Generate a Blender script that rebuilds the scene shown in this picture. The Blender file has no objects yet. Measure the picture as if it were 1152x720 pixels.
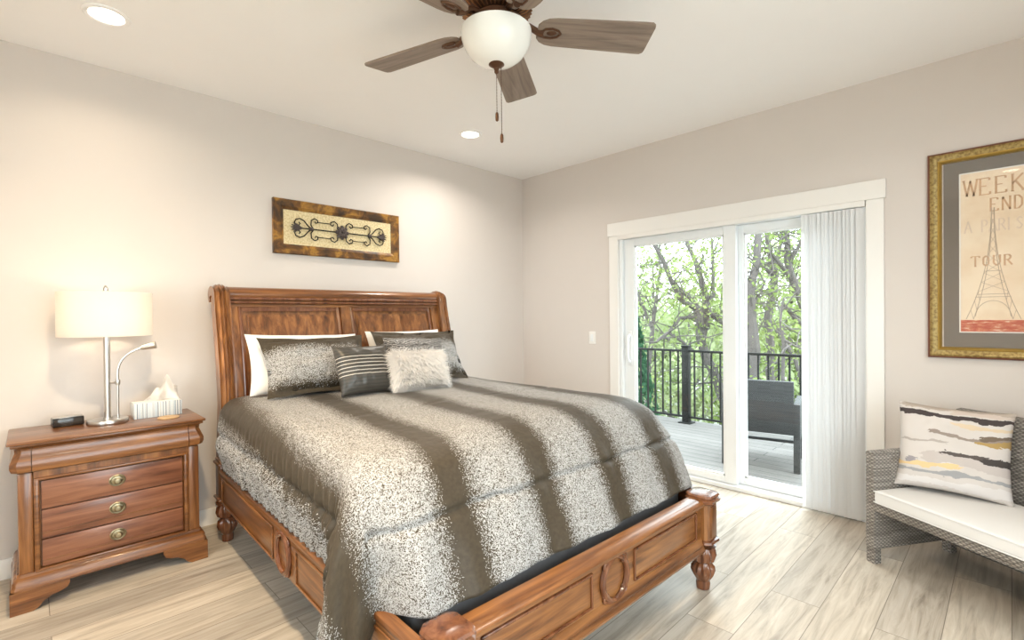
import bpy, bmesh, math, random
from mathutils import Vector, Matrix, noise
random.seed(7)
PI = math.pi
SC = bpy.context.scene
COL = SC.collection
# ---------------------------------------------------------------- camera
CAM = Vector((-3.71463, -3.59957, 1.31226))
YAW, PITCH, ROLL, FPX = 0.7929227, -0.0082256, -0.0097324, 553.488
FW = Vector((math.cos(YAW)*math.cos(PITCH), math.sin(YAW)*math.cos(PITCH), math.sin(PITCH)))
R0 = Vector((math.sin(YAW), -math.cos(YAW), 0)); U0 = R0.cross(FW)
RT = R0*math.cos(ROLL)+U0*math.sin(ROLL); UP = U0*math.cos(ROLL)-R0*math.sin(ROLL)
cd = bpy.data.cameras.new('camera'); cam = bpy.data.objects.new('camera', cd); COL.objects.link(cam)
cd.sensor_width = 36; cd.lens = FPX/1152*36; cd.clip_start = .05; cd.clip_end = 300
M4 = Matrix((RT, UP, -FW)).transposed().to_4x4(); M4.translation = CAM
cam.matrix_world = M4
SC.camera = cam
def at(u, v, d):
    """a point of the place seen at pixel (u, v), d metres in front of the camera"""
    return CAM + (FW + RT*((u-576)/FPX) + UP*((360-v)/FPX))*d
# ---------------------------------------------------------------- world, light, exposure
SC.view_settings.view_transform = 'Standard'; SC.view_settings.look = 'None'
SC.view_settings.gamma = 1; SC.view_settings.use_curve_mapping = False
SC.view_settings.exposure = 0.55
SC.cycles.use_denoising = True
SC.cycles.max_bounces = 10; SC.cycles.diffuse_bounces = 6; SC.cycles.transparent_max_bounces = 16
SC.cycles.sample_clamp_indirect = 8
SKY, CAN_W, LAMP_W, READ_W = 6.5, 8.5, 5.5, 5
W = bpy.data.worlds.new('sky'); SC.world = W; W.use_nodes = True
bgn = W.node_tree.nodes['Background']; bgn.inputs[0].default_value = (.84, .915, 1, 1); bgn.inputs[1].default_value = SKY
def portal(name, loc, rot, sx, sy):
    l = bpy.data.lights.new(name, 'AREA'); l.shape = 'RECTANGLE'; l.size = sx; l.size_y = sy
    l.cycles.is_portal = True
    o = bpy.data.objects.new(name, l); o.location = loc; o.rotation_euler = rot; COL.objects.link(o)
portal('door_portal', (.2, -2.07, 1.0), (0, PI/2, 0), 2.0, 1.8)
portal('window_portal', (-2.85, -4.75, 1.25), (PI/2, 0, 0), 2.1, 2.0)
portal('side_window_portal', (-4.84, -2.15, 1.45), (0, -PI/2, 0), 1.4, 1.3)
# ---------------------------------------------------------------- materials
def L2(c):
    if isinstance(c, str):
        c = [int(c[i:i+2], 16)/255 for i in (0, 2, 4)]
        c = [x/12.92 if x <= .04045 else ((x+.055)/1.055)**2.4 for x in c]
    return (*c[:3], 1)
class MT:
    def __init__(s, name):
        s.m = bpy.data.materials.new(name); s.m.use_nodes = True
        s.t = s.m.node_tree; s.n = s.t.nodes; s.b = s.n['Principled BSDF']; s.out = s.n['Material Output']
    def N(s, ty, **kw):
        n = s.n.new('ShaderNode'+ty)
        for k, v in kw.items():
            if k.startswith('i_'): n.inputs[int(k[2:])].default_value = v
            else: setattr(n, k, v)
        return n
    def K(s, a, b):
        s.t.links.new(a, b)
    def math(s, op, a, b=None, c=None, clamp=False):
        n = s.N('Math', operation=op); n.use_clamp = clamp
        for i, x in enumerate((a, b, c)):
            if x is None: continue
            if isinstance(x, (int, float)): n.inputs[i].default_value = x
            else: s.K(x, n.inputs[i])
        return n.outputs[0]
    def ramp(s, f, stops, interp='LINEAR'):
        n = s.N('ValToRGB'); r = n.color_ramp; r.interpolation = interp
        while len(r.elements) < len(stops): r.elements.new(.5)
        for e, (p, c) in zip(r.elements, stops): e.position = p; e.color = L2(c)
        s.K(f, n.inputs[0]); return n.outputs[0]
    def mix(s, f, a, b, bt='MIX'):
        n = s.N('MixRGB', blend_type=bt)
        for i, x in enumerate((f, a, b)):
            if isinstance(x, (int, float)): n.inputs[i].default_value = x
            elif isinstance(x, (tuple, list, str)): n.inputs[i].default_value = L2(x)
            else: s.K(x, n.inputs[i])
        return n.outputs[0]
    def coord(s, kind='Object', scale=(1, 1, 1), rot=(0, 0, 0), loc=(0, 0, 0)):
        t = s.N('TexCoord'); m = s.N('Mapping'); s.K(t.outputs[kind], m.inputs[0])
        m.inputs['Scale'].default_value = scale; m.inputs['Rotation'].default_value = rot; m.inputs['Location'].default_value = loc
        return m.outputs[0]
    def noise(s, co, scale, detail=3, rough=.5, dist=0):
        n = s.N('TexNoise'); s.K(co, n.inputs['Vector']); n.inputs['Scale'].default_value = scale
        n.inputs['Detail'].default_value = detail; n.inputs['Roughness'].default_value = rough; n.inputs['Distortion'].default_value = dist
        return n.outputs['Fac']
    def bump(s, h, strength=.3, dist=.01):
        n = s.N('Bump'); n.inputs['Strength'].default_value = strength; n.inputs['Distance'].default_value = dist
        s.K(h, n.inputs['Height']); s.K(n.outputs[0], s.b.inputs['Normal'])
    def set(s, color=None, rough=.5, metal=0, spec=None, **kw):
        if color is not None:
            if isinstance(color, (tuple, list, str)): s.b.inputs['Base Color'].default_value = L2(color)
            else: s.K(color, s.b.inputs['Base Color'])
        if isinstance(rough, (int, float)): s.b.inputs['Roughness'].default_value = rough
        else: s.K(rough, s.b.inputs['Roughness'])
        s.b.inputs['Metallic'].default_value = metal
        if spec is not None: s.b.inputs['Specular IOR Level'].default_value = spec
        for k, v in kw.items(): s.b.inputs[k].default_value = v
        return s
def plain(name, c, rough=.5, metal=0, var=.05, scale=6, bump=0, **kw):
    m = MT(name); f = m.noise(m.coord(), scale, 4)
    cc = m.mix(f, tuple(x*(1-var) for x in L2(c)[:3]), tuple(min(1, x*(1+var)) for x in L2(c)[:3]))
    m.set(cc, rough, metal, **kw)
    if bump: m.bump(m.noise(m.coord(), scale*30, 2), bump, .002)
    return m.m
def wood(name, dark, mid, light, axis, rough=.28, coat=.3, scale=1.0):
    m = MT(name); sc = [22*scale]*3; sc[axis] = 1.6*scale
    co = m.coord(scale=tuple(sc)); f = m.noise(co, 1.3, 7, .62, .6)
    c = m.ramp(f, [(.25, dark), (.47, mid), (.72, light)])
    f2 = m.noise(m.coord(), 3.0, 3); c = m.mix(m.math('MULTIPLY', f2, .35), c, dark)
    m.set(c, rough); m.b.inputs['Coat Weight'].default_value = coat; m.b.inputs['Coat Roughness'].default_value = .15
    m.bump(f, .08, .002); return m.m
def weave(name, c0, c1, pw=.022, ph=.009):
    m = MT(name); uv = m.N('TexCoord').outputs['UV']; sp = m.N('SeparateXYZ'); m.K(uv, sp.inputs[0])
    u, v = sp.outputs[0], sp.outputs[1]
    row = m.math('FLOOR', m.math('DIVIDE', v, ph)); odd = m.math('MODULO', m.math('ABSOLUTE', row), 2)
    a = m.math('SINE', m.math('ADD', m.math('MULTIPLY', u, 2*PI/pw), m.math('MULTIPLY', odd, PI)))
    b = m.math('ABSOLUTE', m.math('SINE', m.math('MULTIPLY', v, PI/ph)))
    h = m.math('MULTIPLY', m.math('MULTIPLY_ADD', a, .4, .6), m.math('POWER', b, .6))
    wn = m.N('TexWhiteNoise', noise_dimensions='2D'); cb = m.N('CombineXYZ'); m.K(row, cb.inputs[0])
    m.K(m.math('FLOOR', m.math('DIVIDE', u, .11)), cb.inputs[1]); m.K(cb.outputs[0], wn.inputs['Vector'])
    c = m.mix(wn.outputs['Value'], c0, c1)
    c = m.mix(m.math('SUBTRACT', 1, m.math('MULTIPLY_ADD', h, 1.1, .1, True)), c, tuple(x*.22 for x in L2(c0)[:3]))
    m.set(c, .5); m.bump(h, .9, .004); return m.m
def glass(name, tint=(.96, .99, .97)):
    m = MT(name); m.n.remove(m.b)
    t = m.N('BsdfTransparent'); t.inputs[0].default_value = L2(tint)
    g = m.N('BsdfGlossy'); g.inputs['Roughness'].default_value = .01
    f = m.N('LayerWeight'); f.inputs[0].default_value = .5; fr = m.math('MULTIPLY_ADD', m.math('POWER', f.outputs['Facing'], 5), .85, .035)
    x = m.N('MixShader'); m.K(fr, x.inputs[0]); m.K(t.outputs[0], x.inputs[1]); m.K(g.outputs[0], x.inputs[2])
    m.K(x.outputs[0], m.out.inputs[0]); return m.m
def translucent(name, c, c2=None, mixf=.5, var=0, rough=.8):
    m = MT(name); m.n.remove(m.b)
    d = m.N('BsdfDiffuse'); t = m.N('BsdfTranslucent'); x = m.N('MixShader'); x.inputs[0].default_value = mixf
    if var:
        oi = m.noise(m.coord(), var, 2)
        cc = m.ramp(oi, [(.3, c), (.7, c2)])
        m.K(cc, d.inputs[0]); m.K(cc, t.inputs[0])
    else:
        d.inputs[0].default_value = L2(c); t.inputs[0].default_value = L2(c2 or c)
    m.K(d.outputs[0], x.inputs[1]); m.K(t.outputs[0], x.inputs[2]); m.K(x.outputs[0], m.out.inputs[0]); return m.m
def emit(name, c, s):
    m = MT(name); m.set(c, .4); m.b.inputs['Emission Color'].default_value = L2(c); m.b.inputs['Emission Strength'].default_value = s
    return m.m

def floor_mat():
    m = MT('oak_plank_floor'); co = m.coord()
    br = m.N('TexBrick'); m.K(co, br.inputs['Vector']); br.offset = .37; br.offset_frequency = 2; br.squash = 1
    br.inputs['Color1'].default_value = (0, 0, 0, 1); br.inputs['Color2'].default_value = (1, 1, 1, 1); br.inputs['Mortar'].default_value = (.5, .5, .5, 1)
    br.inputs['Scale'].default_value = 1; br.inputs['Mortar Size'].default_value = .0016; br.inputs['Mortar Smooth'].default_value = .1
    br.inputs['Bias'].default_value = 0; br.inputs['Brick Width'].default_value = 1.22; br.inputs['Row Height'].default_value = .2
    sh = m.N('VectorMath', operation='ADD'); m.K(co, sh.inputs[0])
    sc = m.N('VectorMath', operation='SCALE'); m.K(br.outputs['Color'], sc.inputs[0]); sc.inputs['Scale'].default_value = 17; m.K(sc.outputs[0], sh.inputs[1])
    mp = m.N('Mapping'); mp.inputs['Scale'].default_value = (1.1, 13, 1); m.K(sh.outputs[0], mp.inputs[0])
    g = m.noise(mp.outputs[0], 2.2, 8, .65, .7)
    mp2 = m.N('Mapping'); mp2.inputs['Scale'].default_value = (.8, 3.2, 1); m.K(sh.outputs[0], mp2.inputs[0])
    g2 = m.noise(mp2.outputs[0], 1.6, 4, .55, .3)
    c = m.ramp(g, [(.28, FLOOR_D), (.5, FLOOR_M), (.74, FLOOR_L)])
    c = m.mix(m.math('MULTIPLY', g2, .45), c, FLOOR_L)
    tone = m.mix(br.outputs['Color'], (.78, .77, .76), (1.12, 1.1, 1.06)); c = m.mix(1.0, c, tone, 'MULTIPLY')
    c = m.mix(m.math('MULTIPLY', br.outputs['Fac'], .65), c, (.1, .08, .06))
    m.set(c, m.math('MULTIPLY_ADD', g, .25, .30), spec=.22); m.bump(g, .06, .002); return m.m
FLOOR_D, FLOOR_M, FLOOR_L = (.22, .18, .14), (.45, .395, .33), (.61, .565, .505)

def comforter_mat(name, period=.42, off=0.0, skew=0.0, vertical=False, dens=.80, lo=.12, hi=.85):
    m = MT(name); uv = m.N('TexCoord').outputs['UV']; sp = m.N('SeparateXYZ'); m.K(uv, sp.inputs[0])
    u, v = sp.outputs[0], sp.outputs[1]
    if skew: u = m.math('ADD', u, m.math('MULTIPLY', m.math('MAXIMUM', m.math('SUBTRACT', -.72, u), 0), .26))
    x = m.math('SUBTRACT', v if vertical else u, off) if not skew else m.math('SUBTRACT', m.math('SUBTRACT', u, m.math('MULTIPLY', v, skew)), off)
    nz = m.noise(uv, 5, 2); x = m.math('ADD', x, m.math('MULTIPLY_ADD', nz, .05, -.025))
    f = m.math('FRACT', m.math('ADD', m.math('DIVIDE', x, period), .5)); d = m.math('MULTIPLY', m.math('ABSOLUTE', m.math('SUBTRACT', f, .5)), 2)
    mr = m.N('MapRange', interpolation_type='SMOOTHSTEP'); m.K(d, mr.inputs[0]); mr.inputs[1].default_value = lo; mr.inputs[2].default_value = hi
    mr.inputs[3].default_value = .0; mr.inputs[4].default_value = dens
    vo = m.N('TexVoronoi'); m.K(uv, vo.inputs['Vector']); vo.inputs['Scale'].default_value = 400
    sv = m.N('SeparateColor'); m.K(vo.outputs['Color'], sv.inputs[0])
    n2 = m.noise(uv, 60, 2); r = m.math('ADD', m.math('MULTIPLY', sv.outputs[0], .8), m.math('MULTIPLY', n2, .25))
    w = m.math('LESS_THAN', r, m.math('MULTIPLY_ADD', mr.outputs[0], .8, .02))
    c = m.mix(w, m.mix(n2, (.034, .025, .015), (.074, .057, .037)), m.mix(sv.outputs[1], (.28, .275, .265), (.49, .48, .47)))
    m.set(c, m.math('MULTIPLY_ADD', w, .15, .52), spec=.22); m.b.inputs['Sheen Weight'].default_value = .05
    m.bump(m.math('ADD', m.noise(uv, 9, 4), m.math('MULTIPLY', w, .08)), .35, .02); return m.m

MATS = {}
def mk():
    Z = MATS
    Z['wall'] = plain('greige_wall_paint', (.69, .637, .598), .75, var=.015, bump=.05)
    Z['ceil'] = plain('white_ceiling_paint', (.92, .908, .90), .85, var=.01)
    Z['trim'] = plain('white_trim_paint', (.86, .84, .81), .35, var=.01)
    Z['vinyl'] = plain('white_vinyl', (.84, .86, .87), .3, var=.01)
    Z['floor'] = floor_mat()
    D, M_, L_ = (.032, .010, .0045), (.195, .072, .021), (.43, .185, .058)
    for i, a in enumerate('xyz'): Z['cherry_'+a] = wood('cherry_wood_'+a, D, M_, L_, i)
    Z['carve'] = wood('dark_carved_wood', (.05, .016, .008), (.17, .06, .025), (.30, .12, .05), 2, .25)
    Z['pink_x'] = wood('rosy_drawer_wood', (.075, .026, .014), (.235, .09, .046), (.38, .17, .09), 0, .32)
    Z['brass'] = plain('antique_brass', (.36, .31, .2), .35, 1, .15, 40)
    Z['nickel'] = plain('brushed_nickel', (.62, .59, .55), .3, 1, .04, 50)
    Z['bronze'] = plain('oil_rubbed_bronze', (.12, .06, .035), .35, .7, .3, 20)
    Z['shade'] = translucent('linen_lamp_shade', (.90, .87, .82), (.92, .87, .80), .5)
    Z['diffuser'] = translucent('white_inner_diffuser', (.95, .93, .9), None, .6)
    Z['opal'] = plain('opal_glass', (.90, .90, .87), .18, var=.01)
    Z['blade'] = wood('weathered_walnut_blade', (.10, .07, .055), (.26, .195, .15), (.40, .32, .26), 0, .5, 0, .9)
    Z['white_cloth'] = plain('white_cotton', (.84, .81, .77), .85, var=.03, bump=.1)
    Z['cushion'] = plain('ivory_seat_cloth', (.74, .735, .73), .85, var=.02, bump=.12)
    Z['blacktick'] = plain('charcoal_ticking', (.13, .13, .134), .8, var=.15, scale=60)
    Z['black'] = plain('black_plastic', (.02, .018, .017), .2)
    Z['comf'] = comforter_mat('sparkle_striped_comforter', .405, -.55+.085*1.95, .085, lo=.04, hi=.66, dens=.82)
    Z['sham'] = comforter_mat('sparkle_striped_sham', .40, .375, 0, True, .86, .15, .75)
    Z['fur'] = plain('white_faux_fur', (.90, .87, .84), .9, var=.06)
    Z['dwicker'] = weave('grey_deck_wicker', (.028, .029, .03), (.06, .062, .062), .016, .008)
    Z['wicker'] = weave('grey_brown_wicker', (.24, .215, .19), (.46, .42, .38), .024, .009)
    Z['glass'] = glass('clear_door_glass'); Z['pglass'] = glass('picture_glass', (1, 1, 1))
    Z['vane'] = translucent('white_blind_vane', (.93, .93, .93), (.93, .94, .95), .4)
    Z['steel'] = plain('dark_bronze_rail_paint', (.012, .012, .011), .6, var=.05, **{'Specular IOR Level': .15})
    Z['bark'] = plain('grey_bark', (.085, .074, .069), .9, var=.4, scale=9, bump=.4)
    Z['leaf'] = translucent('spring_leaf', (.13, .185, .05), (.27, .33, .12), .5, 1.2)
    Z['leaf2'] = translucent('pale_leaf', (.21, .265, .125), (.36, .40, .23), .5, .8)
    Z['leaf3'] = translucent('cedar_green', (.03, .09, .05), (.075, .15, .085), .4, 1.5)
    Z['ground'] = plain('pale_ground', (.20, .21, .17), .95, var=.25, scale=.7)
    m = MT('grey_deck_boards'); co = m.coord()
    br = m.N('TexBrick'); mp = m.N('Mapping'); m.K(co, mp.inputs[0]); mp.inputs['Rotation'].default_value = (0, 0, PI/2); m.K(mp.outputs[0], br.inputs['Vector'])
    br.inputs['Scale'].default_value = 1; br.inputs['Brick Width'].default_value = 3.6; br.inputs['Row Height'].default_value = .14; br.inputs['Mortar Size'].default_value = .005
    br.inputs['Color1'].default_value = (.122, .113, .104, 1); br.inputs['Color2'].default_value = (.148, .137, .126, 1); br.inputs['Mortar'].default_value = (.02, .02, .02, 1)
    g = m.noise(m.coord(scale=(20, 1.2, 1)), 1.5, 5); c = m.mix(1, br.outputs['Color'], m.mix(g, (.5, .5, .5), (1.35, 1.35, 1.35)), 'MULTIPLY'); m.set(c, .75); Z['deck'] = m.m
    # striped tissue carton
    m = MT('striped_carton'); sp = m.N('SeparateXYZ'); m.K(m.N('TexCoord').outputs['Object'], sp.inputs[0])
    wn = m.N('TexNoise', noise_dimensions='1D'); m.K(sp.outputs[0], wn.inputs['W']); wn.inputs['Scale'].default_value = 160; wn.inputs['Detail'].default_value = 1
    m.set(m.ramp(wn.outputs[0], [(.3, (.16, .2, .25)), (.4, (.75, .76, .74)), (.5, (.45, .55, .62)), (.56, (.8, .79, .76)), (.66, (.36, .34, .31)), (.72, (.8, .78, .74))], 'CONSTANT'), .5); Z['carton'] = m.m
    # iron-scroll plaque frame: rubbed gold and brown
    m = MT('distressed_gilt_frame'); f = m.noise(m.coord(), 9, 6, .6, .5)
    m.set(m.ramp(f, [(.36, (.045, .022, .010)), (.5, (.17, .075, .018)), (.6, (.42, .21, .035)), (.7, (.13, .06, .025))]), .35); Z['gilt'] = m.m
    m = MT('crackled_linen_panel'); f = m.noise(m.coord(scale=(40, 1, 40)), 2, 5); m.set(m.ramp(f, [(.35, (.60, .47, .24)), (.6, (.80, .68, .42))]), .6); Z['linen'] = m.m
    m = MT('antique_gold_moulding'); f = m.noise(m.coord(scale=(1, 1, 1)), 70, 3); m.set(m.ramp(f, [(.35, (.20, .125, .035)), (.6, (.40, .29, .10))]), .35, .35); Z['oldgold'] = m.m
    Z['goldlip'] = plain('bright_gold_lip', (.55, .36, .09), .3, .6, .15, 60)
    Z['redgold'] = plain('red_brown_lip', (.16, .05, .025), .4, .1, .15, 60)
    Z['mat'] = plain('taupe_picture_mat', (.17, .145, .12), .8, var=.04, scale=3)
    m = MT('aged_parchment_print'); f = m.noise(m.coord(), 7, 5, .6); m.set(m.ramp(f, [(.35, (.80, .64, .46)), (.6, (.86, .73, .56))]), .7); Z['parch'] = m.m
    Z['ink'] = plain('faded_brown_ink', (.62, .40, .24), .8, var=.35, scale=25)
    Z['ink2'] = plain('faded_lilac_ink', (.72, .58, .46), .8, var=.1, scale=25)
    Z['ink3'] = plain('pencil_line_ink', (.50, .40, .30), .8, var=.3, scale=30)
    m = MT('brushed_red_band'); f = m.noise(m.coord(scale=(1, 12, 40)), 2, 4); m.set(m.ramp(f, [(.42, (.48, .085, .04)), (.6, (.62, .22, .12)), (.68, (.8, .6, .45))]), .7); Z['redband'] = m.m
    # cushion covers
    m = MT('black_ribbon_stripe_cushion'); sp = m.N('SeparateXYZ'); m.K(m.N('TexCoord').outputs['UV'], sp.inputs[0]); v = sp.outputs[1]
    st = m.math('LESS_THAN', m.math('FRACT', m.math('DIVIDE', v, .0215)), .2); on = m.math('MULTIPLY', m.math('GREATER_THAN', v, .105), m.math('LESS_THAN', v, .235))
    pl = m.math('FRACT', m.math('DIVIDE', v, .02)); c = m.mix(m.math('MULTIPLY', pl, .5), (.035, .032, .028), (.09, .08, .065))
    m.set(m.mix(m.math('MULTIPLY', st, on), c, (.55, .51, .45)), .38); m.bump(pl, .3, .004); Z['ribbon'] = m.m
    m = MT('black_metallic_thread_cushion'); uv = m.N('TexCoord').outputs['UV']
    wv = m.N('TexWave', wave_type='BANDS', bands_direction='Y'); m.K(uv, wv.inputs['Vector']); wv.inputs['Scale'].default_value = 22; wv.inputs['Distortion'].default_value = 9; wv.inputs['Detail'].default_value = 3; wv.inputs['Detail Scale'].default_value = 2
    m.set(m.ramp(wv.outputs['Fac'], [(.55, (.05, .046, .043)), (.8, (.13, .12, .11)), (.93, (.42, .40, .38))]), .5); Z['thread'] = m.m
    # watercolour cushion of the bench
    m = MT('ink_wash_cushion'); uv = m.N('TexCoord').outputs['UV']; sp = m.N('SeparateXYZ'); m.K(uv, sp.inputs[0]); u, v = sp.outputs[0], sp.outputs[1]
    co = m.N('Mapping'); m.K(uv, co.inputs[0]); co.inputs['Scale'].default_value = (2.2, 5, 1)
    n1 = m.noise(co.outputs[0], 2.2, 5, .55); vv = m.math('ADD', v, m.math('MULTIPLY_ADD', n1, .10, -.05))
    def streak(cc, c0, hw, u0, u1, col, edge=.35):
        nn = m.noise(co.outputs[0], 6+7*c0, 6, .68)
        dd = m.math('ABSOLUTE', m.math('SUBTRACT', vv, c0)); h = m.math('MULTIPLY', nn, hw*2)
        k = m.math('LESS_THAN', dd, h); uu = m.math('ADD', u, m.math('MULTIPLY_ADD', nn, .16, -.08)); h0 = m.math('MULTIPLY', m.math('ABSOLUTE', m.math('SUBTRACT', vv, c0)), 1.6); k = m.math('MULTIPLY', k, m.math('MULTIPLY', m.math('GREATER_THAN', m.math('SUBTRACT', uu, h0), u0), m.math('LESS_THAN', m.math('ADD', uu, h0), u1)))
        return m.mix(k, cc, col)
    c = m.mix(m.noise(uv, 5, 3), (.52, .475, .45), (.66, .62, .595))
    c = streak(c, .435, .020, .0, .5, (.42, .36, .31)); c = streak(c, .385, .014, -1, .46, (.055, .042, .042))
    c = streak(c, .29, .010, .12, .5, (.28, .23, .20)); c = streak(c, .275, .012, .30, .5, (.40, .27, .10)); c = streak(c, .30, .008, .31, .46, (.16, .12, .09))
    c = streak(c, .165, .030, .08, .5, (.50, .45, .43)); c = streak(c, .20, .012, .18, .36, (.09, .075, .07)); c = streak(c, .185, .014, .31, .5, (.06, .05, .048))
    c = streak(c, .245, .006, .02, .2, (.40, .36, .33)); c = streak(c, .145, .012, .03, .09, (.30, .28, .30)); c = streak(c, .345, .008, .2, .5, (.62, .50, .36)); c = streak(c, .415, .010, .2, .5, (.55, .47, .42)); c = streak(c, .125, .010, -1, .26, (.70, .52, .28)); c = streak(c, .095, .008, -1, .5, (.33, .33, .34)); c = streak(c, .04, .02, -1, .5, (.66, .63, .62))
    m.set(c, .85); m.bump(m.noise(uv, 160, 2), .15, .002); Z['wash'] = m.m
mk()
# ---------------------------------------------------------------- mesh helpers
def V(*a): return Vector(a)
class MB:
    def __init__(s): s.bm = bmesh.new(); s.uv = None
    def box(s, x0, x1, y0, y1, z0, z1, bev=0, seg=2):
        r = bmesh.ops.create_cube(s.bm, size=1); vs = r['verts']
        for v in vs: v.co = V(x0+(v.co.x+.5)*(x1-x0), y0+(v.co.y+.5)*(y1-y0), z0+(v.co.z+.5)*(z1-z0))
        if bev:
            es = list({e for v in vs for e in v.link_edges}); bmesh.ops.bevel(s.bm, geom=es, offset=bev, segments=seg, affect='EDGES', profile=.5)
        return s
    def obox(s, o, ax, ay, az, bev=0):
        """box from corner o with edge vectors"""
        r = bmesh.ops.create_cube(s.bm, size=1); vs = r['verts']
        for v in vs: c = v.co.copy(); v.co = o+ax*(c.x+.5)+ay*(c.y+.5)+az*(c.z+.5)
        if bev:
            es = list({e for v in vs for e in v.link_edges}); bmesh.ops.bevel(s.bm, geom=es, offset=bev, segments=2, affect='EDGES', profile=.5)
        return s
    def loft(s, rings, closed=True, cap=True, loop=False):
        R = [[s.bm.verts.new(p) for p in r] for r in rings]; n = len(R[0]); m = len(R)
        for i in range(m if loop else m-1):
            A, B = R[i], R[(i+1) % m]
            for j in range(n if closed else n-1):
                k = (j+1) % n
                try: s.bm.faces.new((A[j], A[k], B[k], B[j]))
                except ValueError: pass
        if cap and closed and not loop:
            s.bm.faces.new(R[0][::-1]); s.bm.faces.new(R[-1])
        return s
    def lathe(s, prof, c=(0, 0, 0), n=24, sx=1, sy=1, flute=0, nf=12):
        rings = []
        for t in prof:
            r, z = t[0], t[1]; fl = t[2] if len(t) > 2 else 0
            rings.append([V(c[0]+sx*(r*(1+fl*math.cos(nf*2*PI*j/n)))*math.cos(2*PI*j/n), c[1]+sy*(r*(1+fl*math.cos(nf*2*PI*j/n)))*math.sin(2*PI*j/n), c[2]+z) for j in range(n)])
        return s.loft(rings)
    def tube(s, pts, r, n=8, cap=True, flat=1.0):
        pts = [Vector(p) for p in pts]; rs = r if isinstance(r, (list, tuple)) else [r]*len(pts); rings = []
        t0 = (pts[1]-pts[0]).normalized(); a = t0.orthogonal().normalized()
        for i, p in enumerate(pts):
            t = (pts[min(i+1, len(pts)-1)]-pts[max(i-1, 0)]).normalized()
            a = (a-t*a.dot(t)); a = a.normalized() if a.length > 1e-6 else t.orthogonal().normalized(); b = t.cross(a)
            rings.append([p+(a*math.cos(2*PI*j/n)+b*math.sin(2*PI*j/n)*flat)*rs[i] for j in range(n)])
        return s.loft(rings, cap=cap)
    def prism(s, poly, axis, a, b):
        """polygon of 2-D points (remaining axes in order) extruded along axis from a to b"""
        def P(p, t):
            q = list(p); q.insert(axis, t); return Vector(q)
        return s.loft([[P(p, a) for p in poly], [P(p, b) for p in poly]])
    def grid(s, fn, nu, nv, uvf=None):
        vs = [[s.bm.verts.new(fn(i/nu, j/nv)) for j in range(nv+1)] for i in range(nu+1)]
        L = None
        if uvf: L = s.bm.loops.layers.uv.verify(); s.uv = True
        for i in range(nu):
            for j in range(nv):
                q = [(i, j), (i+1, j), (i+1, j+1), (i, j+1)]
                f = s.bm.faces.new([vs[a][b] for a, b in q])
                if L:
                    for l, (a, b) in zip(f.loops, q): l[L].uv = uvf(a/nu, b/nv)
        return s
    def sphere(s, c, r, n=12, sx=1, sy=1, sz=1):
        q = bmesh.ops.create_uvsphere(s.bm, u_segments=n, v_segments=max(6, n//2), radius=r)
        for v in q['verts']: v.co = V(v.co.x*sx+c[0], v.co.y*sy+c[1], v.co.z*sz+c[2])
        return s
    def xf(s, M):
        bmesh.ops.transform(s.bm, matrix=M, verts=s.bm.verts); return s
    def build(s, name, m, parent=None, smooth=True, ang=35, boxuv=False, recalc=True):
        bm = s.bm
        if recalc: bmesh.ops.recalc_face_normals(bm, faces=bm.faces)
        if boxuv:
            L = bm.loops.layers.uv.verify()
            for f in bm.faces:
                n = f.normal; ax = max(range(3), key=lambda k: abs(n[k]))
                for l in f.loops:
                    c = l.vert.co; l[L].uv = (c.y, c.z) if ax == 0 else ((c.x, c.z) if ax == 1 else (c.x, c.y))
        if smooth:
            for f in bm.faces: f.smooth = True
            for e in bm.edges:
                if len(e.link_faces) == 2 and e.calc_face_angle(0) > math.radians(ang): e.smooth = False
        me = bpy.data.meshes.new(name); bm.to_mesh(me); bm.free()
        o = bpy.data.objects.new(name, me); COL.objects.link(o); me.materials.append(MATS[m] if isinstance(m, str) else m)
        if parent: o.parent = parent
        return o
def tag(o, label=None, cat=None, group=None, kind=None):
    if label: o['label'] = label
    if cat: o['category'] = cat
    if group: o['group'] = group
    if kind: o['kind'] = kind
    return o
def empty(name, loc=(0, 0, 0), rz=0, label=None, cat=None, group=None, kind=None):
    o = bpy.data.objects.new(name, None); COL.objects.link(o); o.location = loc; o.rotation_euler = (0, 0, rz); o.empty_display_size = .1
    return tag(o, label, cat, group, kind)
def struct(o): o['kind'] = 'structure'; return o
def copy_tree(o, parent=None):
    c = o.copy(); COL.objects.link(c)
    if parent: c.parent = parent
    for ch in [x for x in bpy.data.objects if x.parent == o]: copy_tree(ch, c)
    return c
def lerp_tab(tab, x):
    if x <= tab[0][0]: return list(tab[0][1:])
    for a, b in zip(tab, tab[1:]):
        if x <= b[0]:
            t = (x-a[0])/(b[0]-a[0]); return [p+(q-p)*t for p, q in zip(a[1:], b[1:])]
    return list(tab[-1][1:])
def smooth_tab(tab):
    """Catmull-Rom lookup"""
    xs = [r[0] for r in tab]
    def f(x):
        x = min(max(x, xs[0]), xs[-1]); i = 0
        while i < len(xs)-2 and x > xs[i+1]: i += 1
        p = [tab[max(i-1, 0)], tab[i], tab[i+1], tab[min(i+2, len(tab)-1)]]; h = xs[i+1]-xs[i]; t = (x-xs[i])/h; out = []
        for k in range(1, len(tab[0])):
            m0 = (p[2][k]-p[0][k])/max(p[2][0]-p[0][0], 1e-9)*h; m1 = (p[3][k]-p[1][k])/max(p[3][0]-p[1][0], 1e-9)*h
            out.append((2*t**3-3*t*t+1)*p[1][k]+(t**3-2*t*t+t)*m0+(-2*t**3+3*t*t)*p[2][k]+(t**3-t*t)*m1)
        return out
    return f
def sstep(a, b, x):
    t = min(max((x-a)/(b-a), 0), 1); return t*t*(3-2*t)
def nz(x, y, z=0): return noise.noise(V(x, y, z))

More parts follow.
